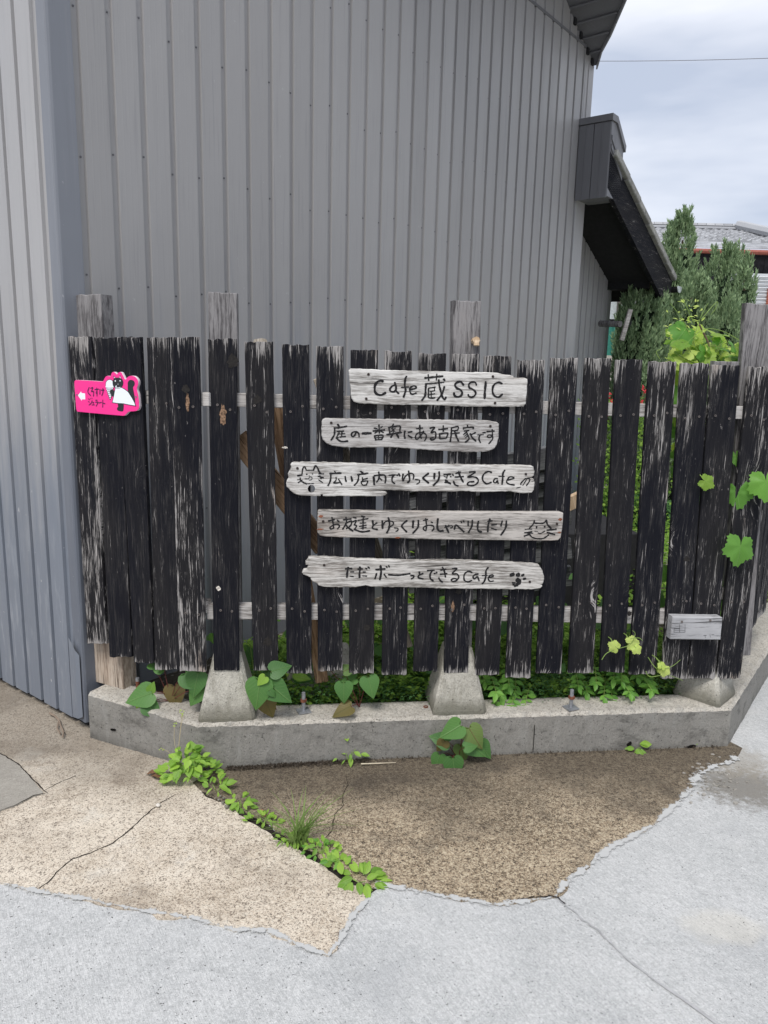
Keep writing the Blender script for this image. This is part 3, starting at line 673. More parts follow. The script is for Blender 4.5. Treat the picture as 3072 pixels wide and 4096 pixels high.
# ==================================================================== KERB WALL, FOOTINGS
CT = .165
A_ = gnd(791, 2897, CT); B_ = gnd(2928, 2831, CT); L_ = gnd(351, 2770, CT); RR = gnd(3052, 2775, 0.0)
FR = Plane(A_, B_)                       # kerb face line, main run
LF = Plane(L_, A_)                       # left run
RF = Plane(B_, B_ + (RR - gnd(2940, 2975)).normalized() * 2)
def isect(P, Q):
    # intersection of two vertical planes (plan)
    a, d, b, e = P.o, P.d, Q.o, Q.d
    t = ((b.x - a.x) * e.y - (b.y - a.y) * e.x) / (d.x * e.y - d.y * e.x); return a + d * t
def run(off, ext=1.6):
    l, f, r = LF.shift(-off), FR.shift(-off), RF.shift(-off)
    e0 = l.o; p1 = isect(l, f); p2 = isect(f, r); e1 = r.o + r.d * ext
    return [Vector((q.x, q.y)) for q in (e0, p1, p2, e1)]
def kerb_mb():
    bm = bmesh.new(); N = 7; out = run(0); inn = run(.150)
    def path(pts):
        o = []
        for a, b in zip(pts, pts[1:]):
            n = max(2, int((b - a).length / .018))
            for k in range(n): o.append(a.lerp(b, k / n))
        return o + [pts[-1]]
    # matched sampling
    rows = []
    for (a, b), (c, d) in zip(zip(out, out[1:]), zip(inn, inn[1:])):
        n = max(2, int((b - a).length / .016))
        for k in range(n + (1 if b == out[-1] else 0)):
            rows.append((a.lerp(b, k / n), c.lerp(d, k / n)))
    prof = [(0, -.12), (0, -.02), (0, .03), (0, .075), (0, .12), (0, CT - .012), (.012, CT - .001), (.045, CT), (.085, CT), (.125, CT), (.150, CT - .008), (.150, -.05)]
    V = []
    for o_, i_ in rows:
        dr = (i_ - o_) / .150; r_ = []
        for (q, z) in prof:
            p = o_ + dr * q; P3 = Vector((p.x, p.y, z))
            nn = noise.noise(P3 * 22) * .0028 + noise.noise(P3 * 70) * .0018
            if 0 < q < .14: P3.z += nn
            else: P3.x -= dr.x * nn; P3.y -= dr.y * nn
            if q == .012 or z == CT - .012: P3.z += noise.noise(P3 * 45) * .004
            r_.append(bm.verts.new(P3))
        V.append(r_)
    for a, b in zip(V, V[1:]):
        for k in range(len(prof) - 1): bm.faces.new((a[k], a[k + 1], b[k + 1], b[k]))
    bm.faces.new(V[0][::-1]); bm.faces.new(V[-1])
    bmesh.ops.recalc_face_normals(bm, faces=bm.faces[:])
    me = bpy.data.meshes.new('concrete_curb'); bm.to_mesh(me); bm.free(); me.materials.append(M['curb']); return me
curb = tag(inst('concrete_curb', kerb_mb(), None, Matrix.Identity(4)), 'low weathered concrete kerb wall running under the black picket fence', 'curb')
hole = plain('broken_hole', (.012, .011, .010), 1, 0)
for (x, y, w_, h_) in [(455, 2918, 24, 12), (780, 2990, 34, 20), (1265, 3052, 40, 12), (1645, 3034, 34, 8), (2516, 2975, 16, 22), (2762, 2985, 44, 12), (603, 3032, 14, 10)]:
    pl = LF if x < 760 else FR; a, z = pl.at(x, y); m = MB(); sc = .00088
    pts = []
    for k in range(11):
        an = 2 * math.pi * k / 11; r_ = 1 + .45 * math.sin(k * 5.1 + x); pts.append((math.cos(an) * w_ * sc * .5 * r_, math.sin(an) * h_ * sc * .5 * r_))
    m.prism(pts, -.0045, -.0005); m.build('chipped_hole', hole, curb, pl.M(a, z, .0))
m = MB(); m.box(-.0007, .0007, -.004, 0, -.155, -.045); a, z = FR.at(2137, 2915); m.build('form_joint', hole, curb, FR.M(a, CT, 0))

def footing(name, plane, xl, xr, yb, xtl, xtr, ztop, rot, label, depth=.0, dn=0.):
    """tapered precast concrete block, foot outline measured at its front edge"""
    a0, a1 = gplane(plane, xl, yb), gplane(plane, xr, yb)
    w0 = (a1 - a0) * (1 if not rot else .86); w1 = .10 if not rot else .082
    M_ = plane.M((a0 + a1) / 2, CT, dn) @ Matrix.Rotation(R(rot), 4, 'Z')
    m = MB(); h = ztop - CT; b = .012
    def ring(w, z, c): 
        k = w / 2; return [(-k + c, -k, z), (k - c, -k, z), (k, -k + c, z), (k, k - c, z), (k - c, k, z), (-k + c, k, z), (-k, k - c, z), (-k, -k + c, z)]
    rs = [ring(w0, 0, b), ring(w0, .012, b), ring(w1, h - .006, b), ring(w1 - .014, h, b * .6)]
    # sit the block so that its front foot edge is at y = 0
    rs = [[(p[0], p[1] + (w0 / 2 if not rot else 0), p[2]) for p in r_] for r_ in rs]
    for q in rs: m.v += q
    for i in range(len(rs) - 1):
        for k in range(8): m.f.append((i * 8 + k, i * 8 + (k + 1) % 8, i * 8 + 8 + (k + 1) % 8, i * 8 + 8 + k)); m.m.append(0)
    m.f.append(tuple(range(24, 32))); m.m.append(0)
    return tag(m.build(name, M['footing'], None, M_), label, 'footing', 'tapered concrete footings under the fence posts')
def gplane(pl, x, y):               # distance along a plane's direction for a point on the kerb top
    p = gnd(x, y, CT); return (p - pl.o).dot(pl.d)
footing('concrete_footing', FR, 795, 1022, 2880, 0, 0, .405, 0, 'tapered concrete footing on the kerb under the second tall post from the left', dn=-.012)
footing('concrete_footing', FR, 1735, 1953, 2866, 0, 0, .405, 0, 'tapered concrete footing on the kerb in the middle, above the hanging heart leaves', dn=-.012)
footing('concrete_footing', FR, 2740, 2955, 2800, 0, 0, .375, 40, 'tapered concrete footing turned cornerwise at the right corner of the kerb', dn=-.132)

# ==================================================================== FENCE
OFF = .045
FF = FR.shift(-OFF); FLf = LF.shift(-OFF); FRt = RF.shift(-OFF)
fence = empty('picket_fence', (A_.x, A_.y, CT), 'black weathered wooden picket fence standing on the low concrete kerb', 'fence')
rp = random.Random(5)
def jag_poly(bl, br, tr, tl, amp=.004):
    """outline with rough sawn, rotted ends"""
    P = [bl]; n = 9
    for k in range(1, n): 
        f = k / n; P.append((bl[0] + (br[0] - bl[0]) * f, bl[1] + (br[1] - bl[1]) * f + rp.uniform(-amp, amp) * (.4 if 2 < k < 7 else 1)))
    P.append(br)
    for k in range(1, 12):
        f = k / 12; P.append((br[0] + (tr[0] - br[0]) * f + rp.uniform(-.0009, .0009), br[1] + (tr[1] - br[1]) * f))
    P.append(tr)
    for k in range(1, n):
        f = k / n; P.append((tr[0] + (tl[0] - tr[0]) * f, tr[1] + (tl[1] - tr[1]) * f + rp.uniform(-amp, amp * .6)))
    P.append(tl)
    for k in range(1, 12):
        f = k / 12; P.append((tl[0] + (bl[0] - tl[0]) * f + rp.uniform(-.0009, .0009), tl[1] + (bl[1] - tl[1]) * f))
    return P
PK = [ # top-left x, top-right x, top y, bottom-left x, bottom-right x, bottom y, layer
    (147.5, 197, 727, 189, 230, 1391, 1), (203, 254, 729, 236, 284, 1419, 0), (254, 304, 728, 291, 334, 1431, 0), (317, 370, 729, 335, 389, 1447, 0),
    (368, 431, 728, 389, 446, 1449, 0), (449, 511, 732, 462, 517, 1448, 0), (528, 590, 738, 548, 601, 1448, 0), (609, 668, 744, 619, 674, 1455, 0),
    (683, 742.5, 748, 687, 740, 1449, 0), (758, 816.5, 756, 754, 807, 1455, 0), (831.6, 890, 758, 825, 878, 1457, 0), (905.5, 964, 763, 893, 945, 1450, 0),
    (977.6, 1036.6, 765, 959, 1011, 1453, 0), (1047, 1105, 769, 1026, 1078.5, 1458, 0), (1119.5, 1177, 777, 1092.6, 1145.5, 1464, 0),
    (1191, 1249, 773, 1159, 1212, 1455, 0), (1265, 1321, 774, 1228.7, 1281.7, 1455, 0), (1332, 1388, 777, 1296, 1348.5, 1452, 0),
    (1404, 1462, 781, 1360.5, 1417, 1457, 0), (1472, 1532.5, 785, 1430.5, 1483.5, 1466, 0), (1538, 1599, 789, 1486, 1545.6, 1466, 0), (1619, 1680, 792, 1548, 1599, 1466, 0)]
_m = MB(); _m.tube([(0, -.0025, 0), (0, .001, 0)], .0042, 9); _m.tube([(0, -.003, 0), (0, -.0024, 0)], .0018, 6, mi=1); pscrew = _m.mesh('screw', [M['screw'], M['dark']])
NOTCH = {14: 'tr', 17: 'tr'}
worn = {0: 'picket', 1: 'picket', 3: 'picket_clean', 6: 'picket', 8: 'picket', 9: 'picket', 12: 'picket_worn', 14: 'picket_worn', 2: 'picket_clean', 7: 'picket', 11: 'picket', 19: 'picket_worn', 21: 'picket_worn', 10: 'picket', 16: 'picket'}
RZ = {}
for i, (xa, xb, yt, xc, xd, yb, lay) in enumerate(PK):
    pl = FLf if i < 4 else FF
    off = {2: .004, 4: .008, 3: .0}.get(i, 0) + rp.uniform(-.001, .002)
    tl, tr = pl.at(xa * K, yt * K), pl.at(xb * K, yt * K); bl, br = pl.at(xc * K, yb * K), pl.at(xd * K, yb * K)
    if i < 3: tl = (tl[0], tl[1]); 
    a0, z0 = bl[0], min(bl[1], br[1])
    sh = lambda p: (p[0] - a0, p[1] - z0)
    poly = jag_poly(sh(bl), sh(br), sh(tr), sh(tl))
    m = MB(); m.prism(poly, 0, .0155, bev=.0016)
    mat = M[worn.get(i, 'picket_clean')]
    p = m.build('picket', mat, fence, pl.M(a0, z0, off))
    PKO = globals().setdefault('PKO', []); PKO.append((p, pl, off))
    for zz in (1.285, .575) if i > 3 else (1.285,):
        f = (zz - bl[1]) / (tl[1] - bl[1]); c0 = bl[0] + (tl[0] - bl[0]) * f; c1 = br[0] + (tr[0] - br[0]) * f
        for q in (.27, .74):
            inst('screw', pscrew, p, pl.M(c0 + (c1 - c0) * (q + rp.uniform(-.03, .03)), zz + rp.uniform(-.012, .012), off))
M['knot_brown'] = plain('torn_brown_knot', (.20, .125, .08), .85, .2, 0, .6, 160); M['knot_dark'] = plain('dark_knot', (.016, .014, .013), .8, .3, 0, .4, 160); M['knot_pale'] = plain('splintered_pale_wood', (.52, .48, .43), .9, .1, 0, .5, 160)
for i, x, y, w_, h_, mt in [(5, 892, 1659, .011, .034, 'brown'), (5, 930, 1446, .017, .022, 'dark'), (4, 752, 1612, .006, .028, 'brown'), (4, 745, 1555, .012, .013, 'dark'), (6, 1030, 1599, .013, .015, 'dark'), (6, 1068, 2565, .015, .016, 'dark'), (12, 1833, 2366, .012, .010, 'dark'), (12, 1811, 2427, .006, .021, 'brown'), (9, 1468, 2511, .012, .012, 'dark'), 
    (18, 2518, 2455, .008, .009, 'dark'), (19, 2746, 2235, .011, .011, 'dark'), (5, 874, 2353, .008, .008, 'pale'), (7, 1140, 1790, .010, .0035, 'pale')]:
    po, pl, of = PKO[i]; a, z = pl.at(x, y); m = MB(); n_ = 22; m.prism([(math.cos(k * 6.283 / n_) * w_ * (1 + rp.uniform(-.3, .3)), math.sin(k * 6.283 / n_) * h_ * (1 + rp.uniform(-.3, .3))) for k in range(n_)], -.0008, .0004)
    m.build('knot', M['knot_' + mt], po, pl.M(a, z, of))
# right return of the fence, seen edge-on
for i in range(7):
    a0 = .10 + i * .112; h0 = .33 + rp.uniform(-.01, .01); m = MB()
    m.prism(jag_poly((0, 0), (.09, 0), (.092, 1.14), (.002, 1.14)), 0, .0155, bev=.0016)
    m.build('picket', M['picket'], fence, FRt.M(a0, h0, 0))
# rails
def bar(name, pl, p0, p1, hgt, th, n, mat, parent, bev=.002):
    (a0, z0), (a1, z1) = p0, p1; L = math.hypot(a1 - a0, z1 - z0)
    Mx = pl.M(a0, z0, n) @ Matrix.Rotation(-math.atan2(z1 - z0, a1 - a0), 4, 'Y')
    m = MB(); m.box(0, L, 0, th, -hgt / 2, hgt / 2, bev=bev); return m.build(name, mat, parent, Mx)
def F_(pl, x, y): return pl.at(x * K, y * K)
bk = FF.shift(-.016); bl_ = FLf.shift(-.016)
bar('rail', bl_, F_(bl_, 150, 852), (FLf.len + .03, F_(bk, 440, 862)[1]), .045, .030, 0, M['rail'], fence)
bar('rail', bk, (.0, F_(bk, 440, 862)[1]), F_(bk, 1010, 877), .046, .030, 0, M['rail'], fence)
bar('rail', bk, F_(bk, 1010, 877), F_(bk, 1659, 893), .046, .030, 0, M['rail'], fence)
bar('rail', bk, F_(bk, 447, 1322), F_(bk, 1000, 1325), .056, .030, 0, M['rail'], fence)
bar('rail', bk, F_(bk, 1000, 1325), F_(bk, 1450, 1334), .056, .030, 0, M['rail'], fence)
bar('rail', FLf.shift(-.016), (.18, F_(bl_, 300, 1290)[1]), (FLf.len, F_(bl_, 440, 1310)[1]), .045, .030, 0, M['rail'], fence)
rR = FRt.shift(-.016); bar('rail', rR, (.03, 1.29), (1.3, 1.29), .045, .03, 0, M['rail'], fence); bar('rail', rR, (.03, .6), (1.3, .6), .045, .03, 0, M['rail'], fence)
# posts (tops measured in the photograph)
def post(pl, xt0, xt1, yt, zb, th, mat, n=0, xb=None):
    (a0, z1), (a1, _) = F_(pl, xt0, yt), F_(pl, xt1, yt); m = MB(); w_ = a1 - a0
    lean = 0 if xb is None else (F_(pl, xb[0], xb[1])[0] - a0)
    P = [(lean, 0), (lean + w_, 0)] + [(w_, z1 - zb)] + [(w_ * k / 6, z1 - zb + rp.uniform(-.003, .002)) for k in range(5, 0, -1)] + [(0, z1 - zb + .001)]
    m.prism(P, 0, th, bev=.0025); return m.build('post', mat, fence, pl.M(a0, zb, n))
pp = FF.shift(-.047); pl_ = FLf.shift(-.047)
post(pl_, 152, 217, 637, .40, .055, M['post'], xb=(199, 1290))
(fa, fz), (fb, _) = F_(pl_, 209, 1478), F_(pl_, 268, 1470); m = MB(); m.prism([(0, 0), (fb - fa, 0), (fb - fa - .001, .26), (-.001, .26)], 0, .07, bev=.003); m.build('post_foot', M['postbrown'], fence, pl_.M(fa, CT - .002, .004))
p2 = post(pp, 449, 512, 631, .36, .055, M['post'])
p3 = post(pp, 980, 1040, 649, .36, .055, M['post'], xb=(965, 1400))
post(pp, 1610, 1680, 655, .34, .022, M['post'], xb=(1560, 1400))
post(FF.shift(-.030), 1544, 1598, 780, .95, .03, M['post'], xb=(1512, 1170))
m = MB(); m.tube([(0, .02, 0), (0, -.03, .004)], .013, 8); m.tube([(.0, -.03, .004), (.0, -.034, -.014)], .010, 8)
m.build('peg', M['newwood'], p3, pp.M(*F_(pp, 1025, 738), .0))
m = MB(); m.prism([(0, 0), (.05, 0), (.044, .014), (.03, .017), (.004, .012)], 0, .02); m.build('wood_chip', M['palebrace'], fence, bk.M(*F_(bk, 546, 741), 0))

# ---- braces behind the fence
def brace(pts, wid, dep, mat, label, x_vert=True):
    pl = FF.shift(-dep); (x0, y0), (x1, y1) = pts; p0 = F_(pl, x0, y0); p1 = F_(pl, x1, y1)
    L = math.hypot(p1[0] - p0[0], p1[1] - p0[1]); ang = math.atan2(p1[0] - p0[0], p0[1] - p1[1])
    m = MB(); m.box(-wid / 2, wid / 2, 0, .03, -L, 0, bev=.002)
    Mx = pl.M(p0[0], p0[1], 0) @ Matrix.Rotation(-ang, 4, 'Y')
    return tag(m.build('wooden_brace', mat, None, Mx), label, 'brace')
brace([(512, 945), (700, 1185)], .075, .085, M['brown'], 'thick brown brace slanting down to the right behind the sixth and seventh pickets')
brace([(594, 872), (696, 1475)], .050, .16, M['brown'], 'long thin brown stake leaning behind the seventh and eighth pickets onto a concrete block')
brace([(690, 816), (880, 1400)], .046, .12, M['palebrace'], 'long pale diagonal brace behind the lettered signs')
brace([(1208, 1100), (1262, 1075)], .06, .5, M['newwood'], 'fresh pale board end behind the fence, right of the fourth sign')
m = MB(); m.box(-.13, .13, 0, .26, 0, .13, bev=.01); pb = gnd(1250, 2850, .10)
tag(m.build('brace_block', M['footing'], None, FF.M((pb - FF.o).dot(FF.d) + .03, .13, -.22)), 'rough concrete block holding the brown stake behind the fence', 'concrete block')

# ---- anchor bolts
def bolt(x, y, zt, label, nut=True, h=.075):
    p = gnd(x, y, CT + .002); t = empty('anchor_bolt', p, label, 'anchor bolt', 'threaded anchor bolts standing in the kerb')
    m = MB(); m.tube([(0, 0, 0), (0, 0, h)], .0068, 10)
    for k in range(18):
        z = .008 + k * (h - .014) / 18; m.tube([(0, 0, z), (0, 0, z + .0015)], .0074, 10)
    m.build('rod', M['rust'] if not nut else M['steel'], t, Matrix.Translation(p), smooth=False)
    if nut:
        m = MB(); m.box(-.024, .024, -.022, .022, .0, .004); m.build('washer', M['steel'], t, Matrix.Translation(p) @ Matrix.Rotation(R(24), 4, 'Z'))
        m = MB(); m.tube([(0, 0, h * .52), (0, 0, h * .52 + .010)], .0125, 6); m.build('nut', M['rust'], t, Matrix.Translation(p))
    else:
        m = MB(); m.tube([(0, 0, h - .012), (0, 0, h + .001)], .0075, 10); m.build('cap', M['steel'], t, Matrix.Translation(p))
bolt(1214, 2845, 0, 'grey threaded anchor bolt with rusty nut, left of the middle footing')
bolt(2283, 2832, 0, 'grey threaded anchor bolt with rusty nut, right of the middle footing')
bolt(552, 2765, 0, 'rusty anchor bolt with bright tip near the left end of the kerb', nut=False, h=.055)
m = MB()
for k in range(14):
    a = 2 * math.pi * k / 14; b = 2 * math.pi * (k + 1) / 14
    m.face([(math.cos(a) * .009, math.sin(a) * .009, .003), (math.cos(b) * .009, math.sin(b) * .009, .003), (math.cos(b) * .005, math.sin(b) * .005, .003), (math.cos(a) * .005, math.sin(a) * .005, .003)])
    m.face([(math.cos(a) * .009, math.sin(a) * .009, 0), (math.cos(b) * .009, math.sin(b) * .009, 0), (math.cos(b) * .009, math.sin(b) * .009, .003), (math.cos(a) * .009, math.sin(a) * .009, .003)])
tag(m.build('loose_washer', M['rust'], None, Matrix.Translation(gnd(1703, 2828, CT + .002))), 'small loose rusty washer lying on the kerb left of the middle footing', 'washer')

# ==================================================================== SIGN BOARDS
BT = .021
SP = FF.shift(BT + .0035)                 # plane of the boards' faces
class Crop:
    def __init__(s, ox, oy, w_): s.ox, s.oy, s.k = ox, oy, w_ / 1659.
    def __call__(s, p): return (s.ox + p[0] * s.k, s.oy + p[1] * s.k)
def ribbon(m, pts, wid, y, seed, rag=.13, close=False):
    """brush stroke as a thin film of ink with uneven edges and round ends"""
    pts = [Vector(p) for p in pts]
    P = []                                # Catmull-Rom
    n = len(pts)
    if n == 1: pts = [pts[0], pts[0] + Vector((wid * .3, 0))]; n = 2
    for i in range(n - 1):
        p0, p1, p2, p3 = pts[max(i - 1, 0)], pts[i], pts[i + 1], pts[min(i + 2, n - 1)]
        k = max(2, int((p2 - p1).length / (wid * .45)))
        for j in range(k):
            t = j / k; P.append(.5 * ((2 * p1) + (p2 - p0) * t + (2 * p0 - 5 * p1 + 4 * p2 - p3) * t * t + (3 * p1 - p0 - 3 * p2 + p3) * t ** 3))
    P.append(pts[-1]); rnd = random.Random(seed); Ln = len(P)
    d0 = (P[1] - P[0]).normalized(); d1 = (P[-1] - P[-2]).normalized()
    P = [P[0] - d0 * wid * .34, P[0] - d0 * wid * .2] + P + [P[-1] + d1 * wid * .2, P[-1] + d1 * wid * .34]; Ln = len(P)
    b = len(m.v)
    for i, p in enumerate(P):
        t = (P[min(i + 1, Ln - 1)] - P[max(i - 1, 0)]).normalized(); nn = Vector((-t.y, t.x))
        e = .35 if i in (0, Ln - 1) else (.8 if i in (1, Ln - 2) else 1)
        f = .92 + .12 * math.sin(i * .9 + seed)
        for sg in (1, -1):
            q = p + nn * sg * wid * .5 * e * f * (1 + rnd.uniform(-rag, rag)); m.v.append((q.x, y, q.y))
    for i in range(Ln - 1): m.f.append((b + 2 * i, b + 2 * i + 1, b + 2 * i + 3, b + 2 * i + 2)); m.m.append(m.mi)
def sign(name, label, outline, mat, strokes, screws, stains=(), holes=None, pl=SP, thick=BT, cat='sign', group='driftwood sign boards screwed across the fence', ink='ink', jag=.0011, scr='darkscrew'):
    pts = []
    for c, P in outline: pts += [pl.at(*c(p)) for p in P]
    out = []
    for i, p in enumerate(pts):           # weathered edge between the measured points
        q = pts[(i + 1) % len(pts)]; Ld = math.hypot(q[0] - p[0], q[1] - p[1]); n = max(1, int(Ld / .009))
        for k in range(n): out.append((p[0] + (q[0] - p[0]) * k / n + rp.uniform(-jag, jag) * (k > 0), p[1] + (q[1] - p[1]) * k / n + rp.uniform(-jag, jag) * (k > 0)))
    a0 = sum(p[0] for p in out) / len(out); z0 = sum(p[1] for p in out) / len(out)
    Mx = pl.M(a0, z0, 0); loc = lambda p: (p[0] - a0, p[1] - z0)
    t = empty(name, Mx, label, cat, group); hl = None
    if holes:
        c, (hx, hy), r_ = holes; h = loc(pl.at(*c((hx, hy)))); rr_ = r_ * c.k * .00108
        hl = [(h[0] + math.cos(2 * math.pi * k / 22) * rr_ * (1 + .05 * math.sin(3 * k)), h[1] + math.sin(2 * math.pi * k / 22) * rr_ * 1.07) for k in range(22)][::-1]
    m = MB(); m.prism([loc(p) for p in out], 0, thick, hole=hl, bev=.0028); m.build('board', mat, t, Mx)
    m = MB(); k = 0
    for c, L in strokes:
        for w_, P in L:
            q = [loc(pl.at(*c(p))) for p in P]; ribbon(m, q, w_ * c.k * .00106, -.0007 - .00004 * (k % 12), k); k += 1
    if m.f: m.build('lettering', M[ink], t, Mx)['kind'] = 'stuff'
    for c, P in screws:
        for p in P:
            q = loc(pl.at(*c(p))); m = MB(); m.tube([(q[0], -.0022, q[1]), (q[0], .001, q[1])], .0046, 10); m.build('screw', M[scr], t, Mx)
    for c, (x, y), rx, ry in stains:
        q = loc(pl.at(*c((x, y)))); m = MB(); pt = [(q[0] + math.cos(k * .55) * rx * (1 + .3 * math.sin(k * 2.3)), q[1] + math.sin(k * .55) * ry * (1 + .3 * math.sin(k * 3.1))) for k in range(11)]
        m.prism(pt, -.0005, .0); m.build('rust_mark', M['ruststain'], t, Mx)
    return t
A1, A2 = Crop(1380, 1460, 400), Crop(1740, 1460, 400)
sign('sign_board', 'top sign board, pale driftwood with large lettering including Cafe and SSIC', [(A1, [(95, 58), (350, 68), (700, 85), (1100, 95), (1659, 105)]), (A2, [(300, 112), (740, 120), (1040, 130), (1120, 152), (1240, 165), (1300, 185), (1312, 212), (1490, 212), (1535, 235), (1540, 290), (1530, 400), (1520, 520), (1510, 640), (1470, 690), (1300, 693), (700, 690), (200, 680)]), (A1, [(1600, 670), (1100, 662), (650, 655), (240, 635), (150, 610), (115, 560), (100, 500), (98, 400), (82, 300), (72, 180), (62, 90)])], M['board_pale'],
 [(A1, [(34, [(630, 270), (590, 260), (530, 285), (495, 350), (492, 400), (500, 450), (545, 490), (610, 495), (670, 460)]),
  (28, [(835, 330), (780, 350), (745, 400), (755, 435), (810, 445), (845, 410)]), (28, [(825, 290), (845, 350), (850, 430), (890, 470)]),
  (30, [(1020, 190), (1000, 230), (990, 330), (1005, 420), (985, 490), (970, 530)]), (20, [(935, 370), (1055, 365)]),
  (24, [(1080, 410), (1130, 400), (1180, 380), (1170, 350), (1120, 350), (1075, 390), (1080, 450), (1115, 485), (1180, 465)]),
  (28, [(1325, 215), (1470, 200), (1620, 185)]), (22, [(1380, 160), (1388, 255)]), (20, [(1522, 150), (1515, 250)]),
  (18, [(1330, 310), (1500, 300), (1640, 285)]), (30, [(1345, 310), (1335, 400), (1330, 500), (1275, 585)]),
  (22, [(1385, 390), (1385, 450), (1390, 540), (1490, 545)]), (20, [(1385, 385), (1500, 365)]), (16, [(1485, 370), (1485, 425)]), (16, [(1410, 440), (1490, 425)]), (16, [(1430, 440), (1430, 540)]), (16, [(1400, 495), (1490, 475)])]),
  (A2, [(28, [(60, 245), (70, 330), (90, 420), (120, 520), (160, 575), (180, 535)]), (28, [(155, 360), (120, 470), (80, 530), (35, 585)]), (32, [(145, 235), (160, 255)]),
  (32, [(470, 330), (430, 280), (370, 285), (330, 330), (360, 380), (420, 410), (450, 460), (430, 510), (370, 530), (320, 500), (315, 465)]),
  (28, [(685, 330), (670, 290), (610, 282), (565, 310), (565, 370), (620, 400), (665, 440), (670, 490), (610, 535), (560, 515), (550, 490)]),
  (34, [(840, 280), (835, 350), (825, 450), (822, 550)]), (30, [(1110, 305), (1050, 290), (990, 315), (955, 380), (960, 470), (1000, 520), (1060, 530), (1115, 485)])])],
 [(A1, [(388, 155), (352, 560)]), (A2, [(960, 190), (995, 630)])])
B1, B2 = Crop(1270, 1660, 400), Crop(1620, 1660, 400)
sign('sign_board', 'second sign board from the top, grey with rounded corners and all Japanese lettering', [(B1, [(130, 55), (400, 60), (900, 68), (1659, 78)]), (B2, [(400, 80), (900, 86), (1280, 90), (1430, 100), (1530, 120), (1560, 150), (1560, 250), (1555, 380), (1530, 480), (1490, 550), (1400, 595), (1300, 612), (1100, 615), (700, 600), (300, 575), (0, 552)]), (B1, [(1200, 535), (900, 538), (650, 540), (400, 532), (250, 510), (150, 470), (90, 410), (68, 340), (66, 230), (72, 110), (90, 75)])], M['board_grey'],
 [(B1, [(28, [(335, 155), (360, 190)]), (24, [(275, 215), (370, 210), (485, 185)]), (26, [(285, 215), (280, 320), (250, 380), (225, 415)]), (20, [(320, 270), (435, 265)]), (20, [(405, 270), (400, 360)]), (18, [(330, 315), (455, 310)]), (20, [(370, 365), (465, 355)]), (18, [(320, 265), (360, 290), (320, 360), (350, 375)]), (26, [(310, 380), (350, 415), (410, 440), (500, 430)]),
  (24, [(640, 280), (620, 330), (585, 360), (560, 330), (580, 290), (630, 275), (680, 300), (690, 360)]), (34, [(745, 305), (885, 300)]),
  (20, [(940, 215), (990, 225)]), (24, [(1020, 165), (1025, 300)]), (18, [(1075, 190), (1045, 215)]), (28, [(925, 265), (1110, 245)]), (18, [(1000, 270), (950, 300)]), (18, [(1040, 265), (1095, 290)]), (24, [(945, 345), (965, 415)]), (22, [(950, 345), (1085, 335), (1060, 410)]), (18, [(965, 410), (1070, 405)]), (14, [(1010, 345), (1015, 405)]), (14, [(960, 378), (1070, 370)]),
  (22, [(1260, 150), (1235, 190)]), (24, [(1185, 210), (1200, 310)]), (24, [(1180, 205), (1260, 190), (1370, 185), (1365, 250), (1375, 290)]), (18, [(1250, 205), (1255, 285)]), (14, [(1225, 220), (1285, 275)]), (14, [(1290, 215), (1215, 280)]), (28, [(1150, 325), (1280, 305), (1390, 290)]), (26, [(1250, 315), (1215, 370)]), (28, [(1310, 310), (1345, 375)]),
  (28, [(1450, 265), (1440, 330), (1450, 385)]), (26, [(1505, 285), (1565, 275)]), (26, [(1505, 340), (1565, 375)])]),
  (B2, [(22, [(190, 225), (290, 215)]), (24, [(245, 170), (245, 260), (250, 330), (270, 385)]), (22, [(310, 265), (270, 330), (200, 405), (172, 370), (200, 310), (280, 290), (345, 320), (350, 380), (325, 425)]),
  (24, [(415, 220), (490, 205), (430, 290), (500, 280), (510, 340), (490, 400), (430, 410), (420, 385), (470, 375)]),
  (26, [(560, 240), (705, 225)]), (24, [(635, 180), (635, 270)]), (28, [(570, 310), (580, 390)]), (24, [(570, 315), (705, 300), (685, 380)]), (22, [(580, 395), (680, 385)]),
  (22, [(765, 215), (875, 190), (870, 250), (775, 260)]), (26, [(770, 215), (765, 330), (750, 440)]), (22, [(770, 310), (900, 295)]), (28, [(820, 260), (845, 340), (885, 430)]),
  (26, [(1035, 170), (1040, 200)]), (22, [(965, 215), (1135, 200), (1125, 225)]), (16, [(965, 210), (970, 235)]), (20, [(980, 265), (1060, 255)]), (18, [(1040, 260), (970, 325)]), (24, [(1020, 290), (1050, 350), (1060, 400), (1000, 450)]), (14, [(1040, 310), (985, 350)]), (14, [(1045, 340), (1000, 380)]), (20, [(1170, 290), (1090, 330)]), (26, [(1080, 310), (1120, 380), (1175, 430)]),
  (16, [(1205, 330), (1300, 325)]), (24, [(1245, 330), (1225, 390), (1250, 455)]), (22, [(1290, 295), (1330, 290)]), (22, [(1355, 275), (1480, 265)]), (22, [(1445, 240), (1450, 330), (1450, 400), (1390, 475)]), (18, [(1445, 340), (1390, 330), (1365, 360), (1400, 375), (1445, 355)])])],
 [(B1, [(228, 130)]), (B2, [(1415, 185)])])
C1, C2, C3 = Crop(1130, 1830, 400), Crop(1480, 1830, 400), Crop(1780, 1830, 400)
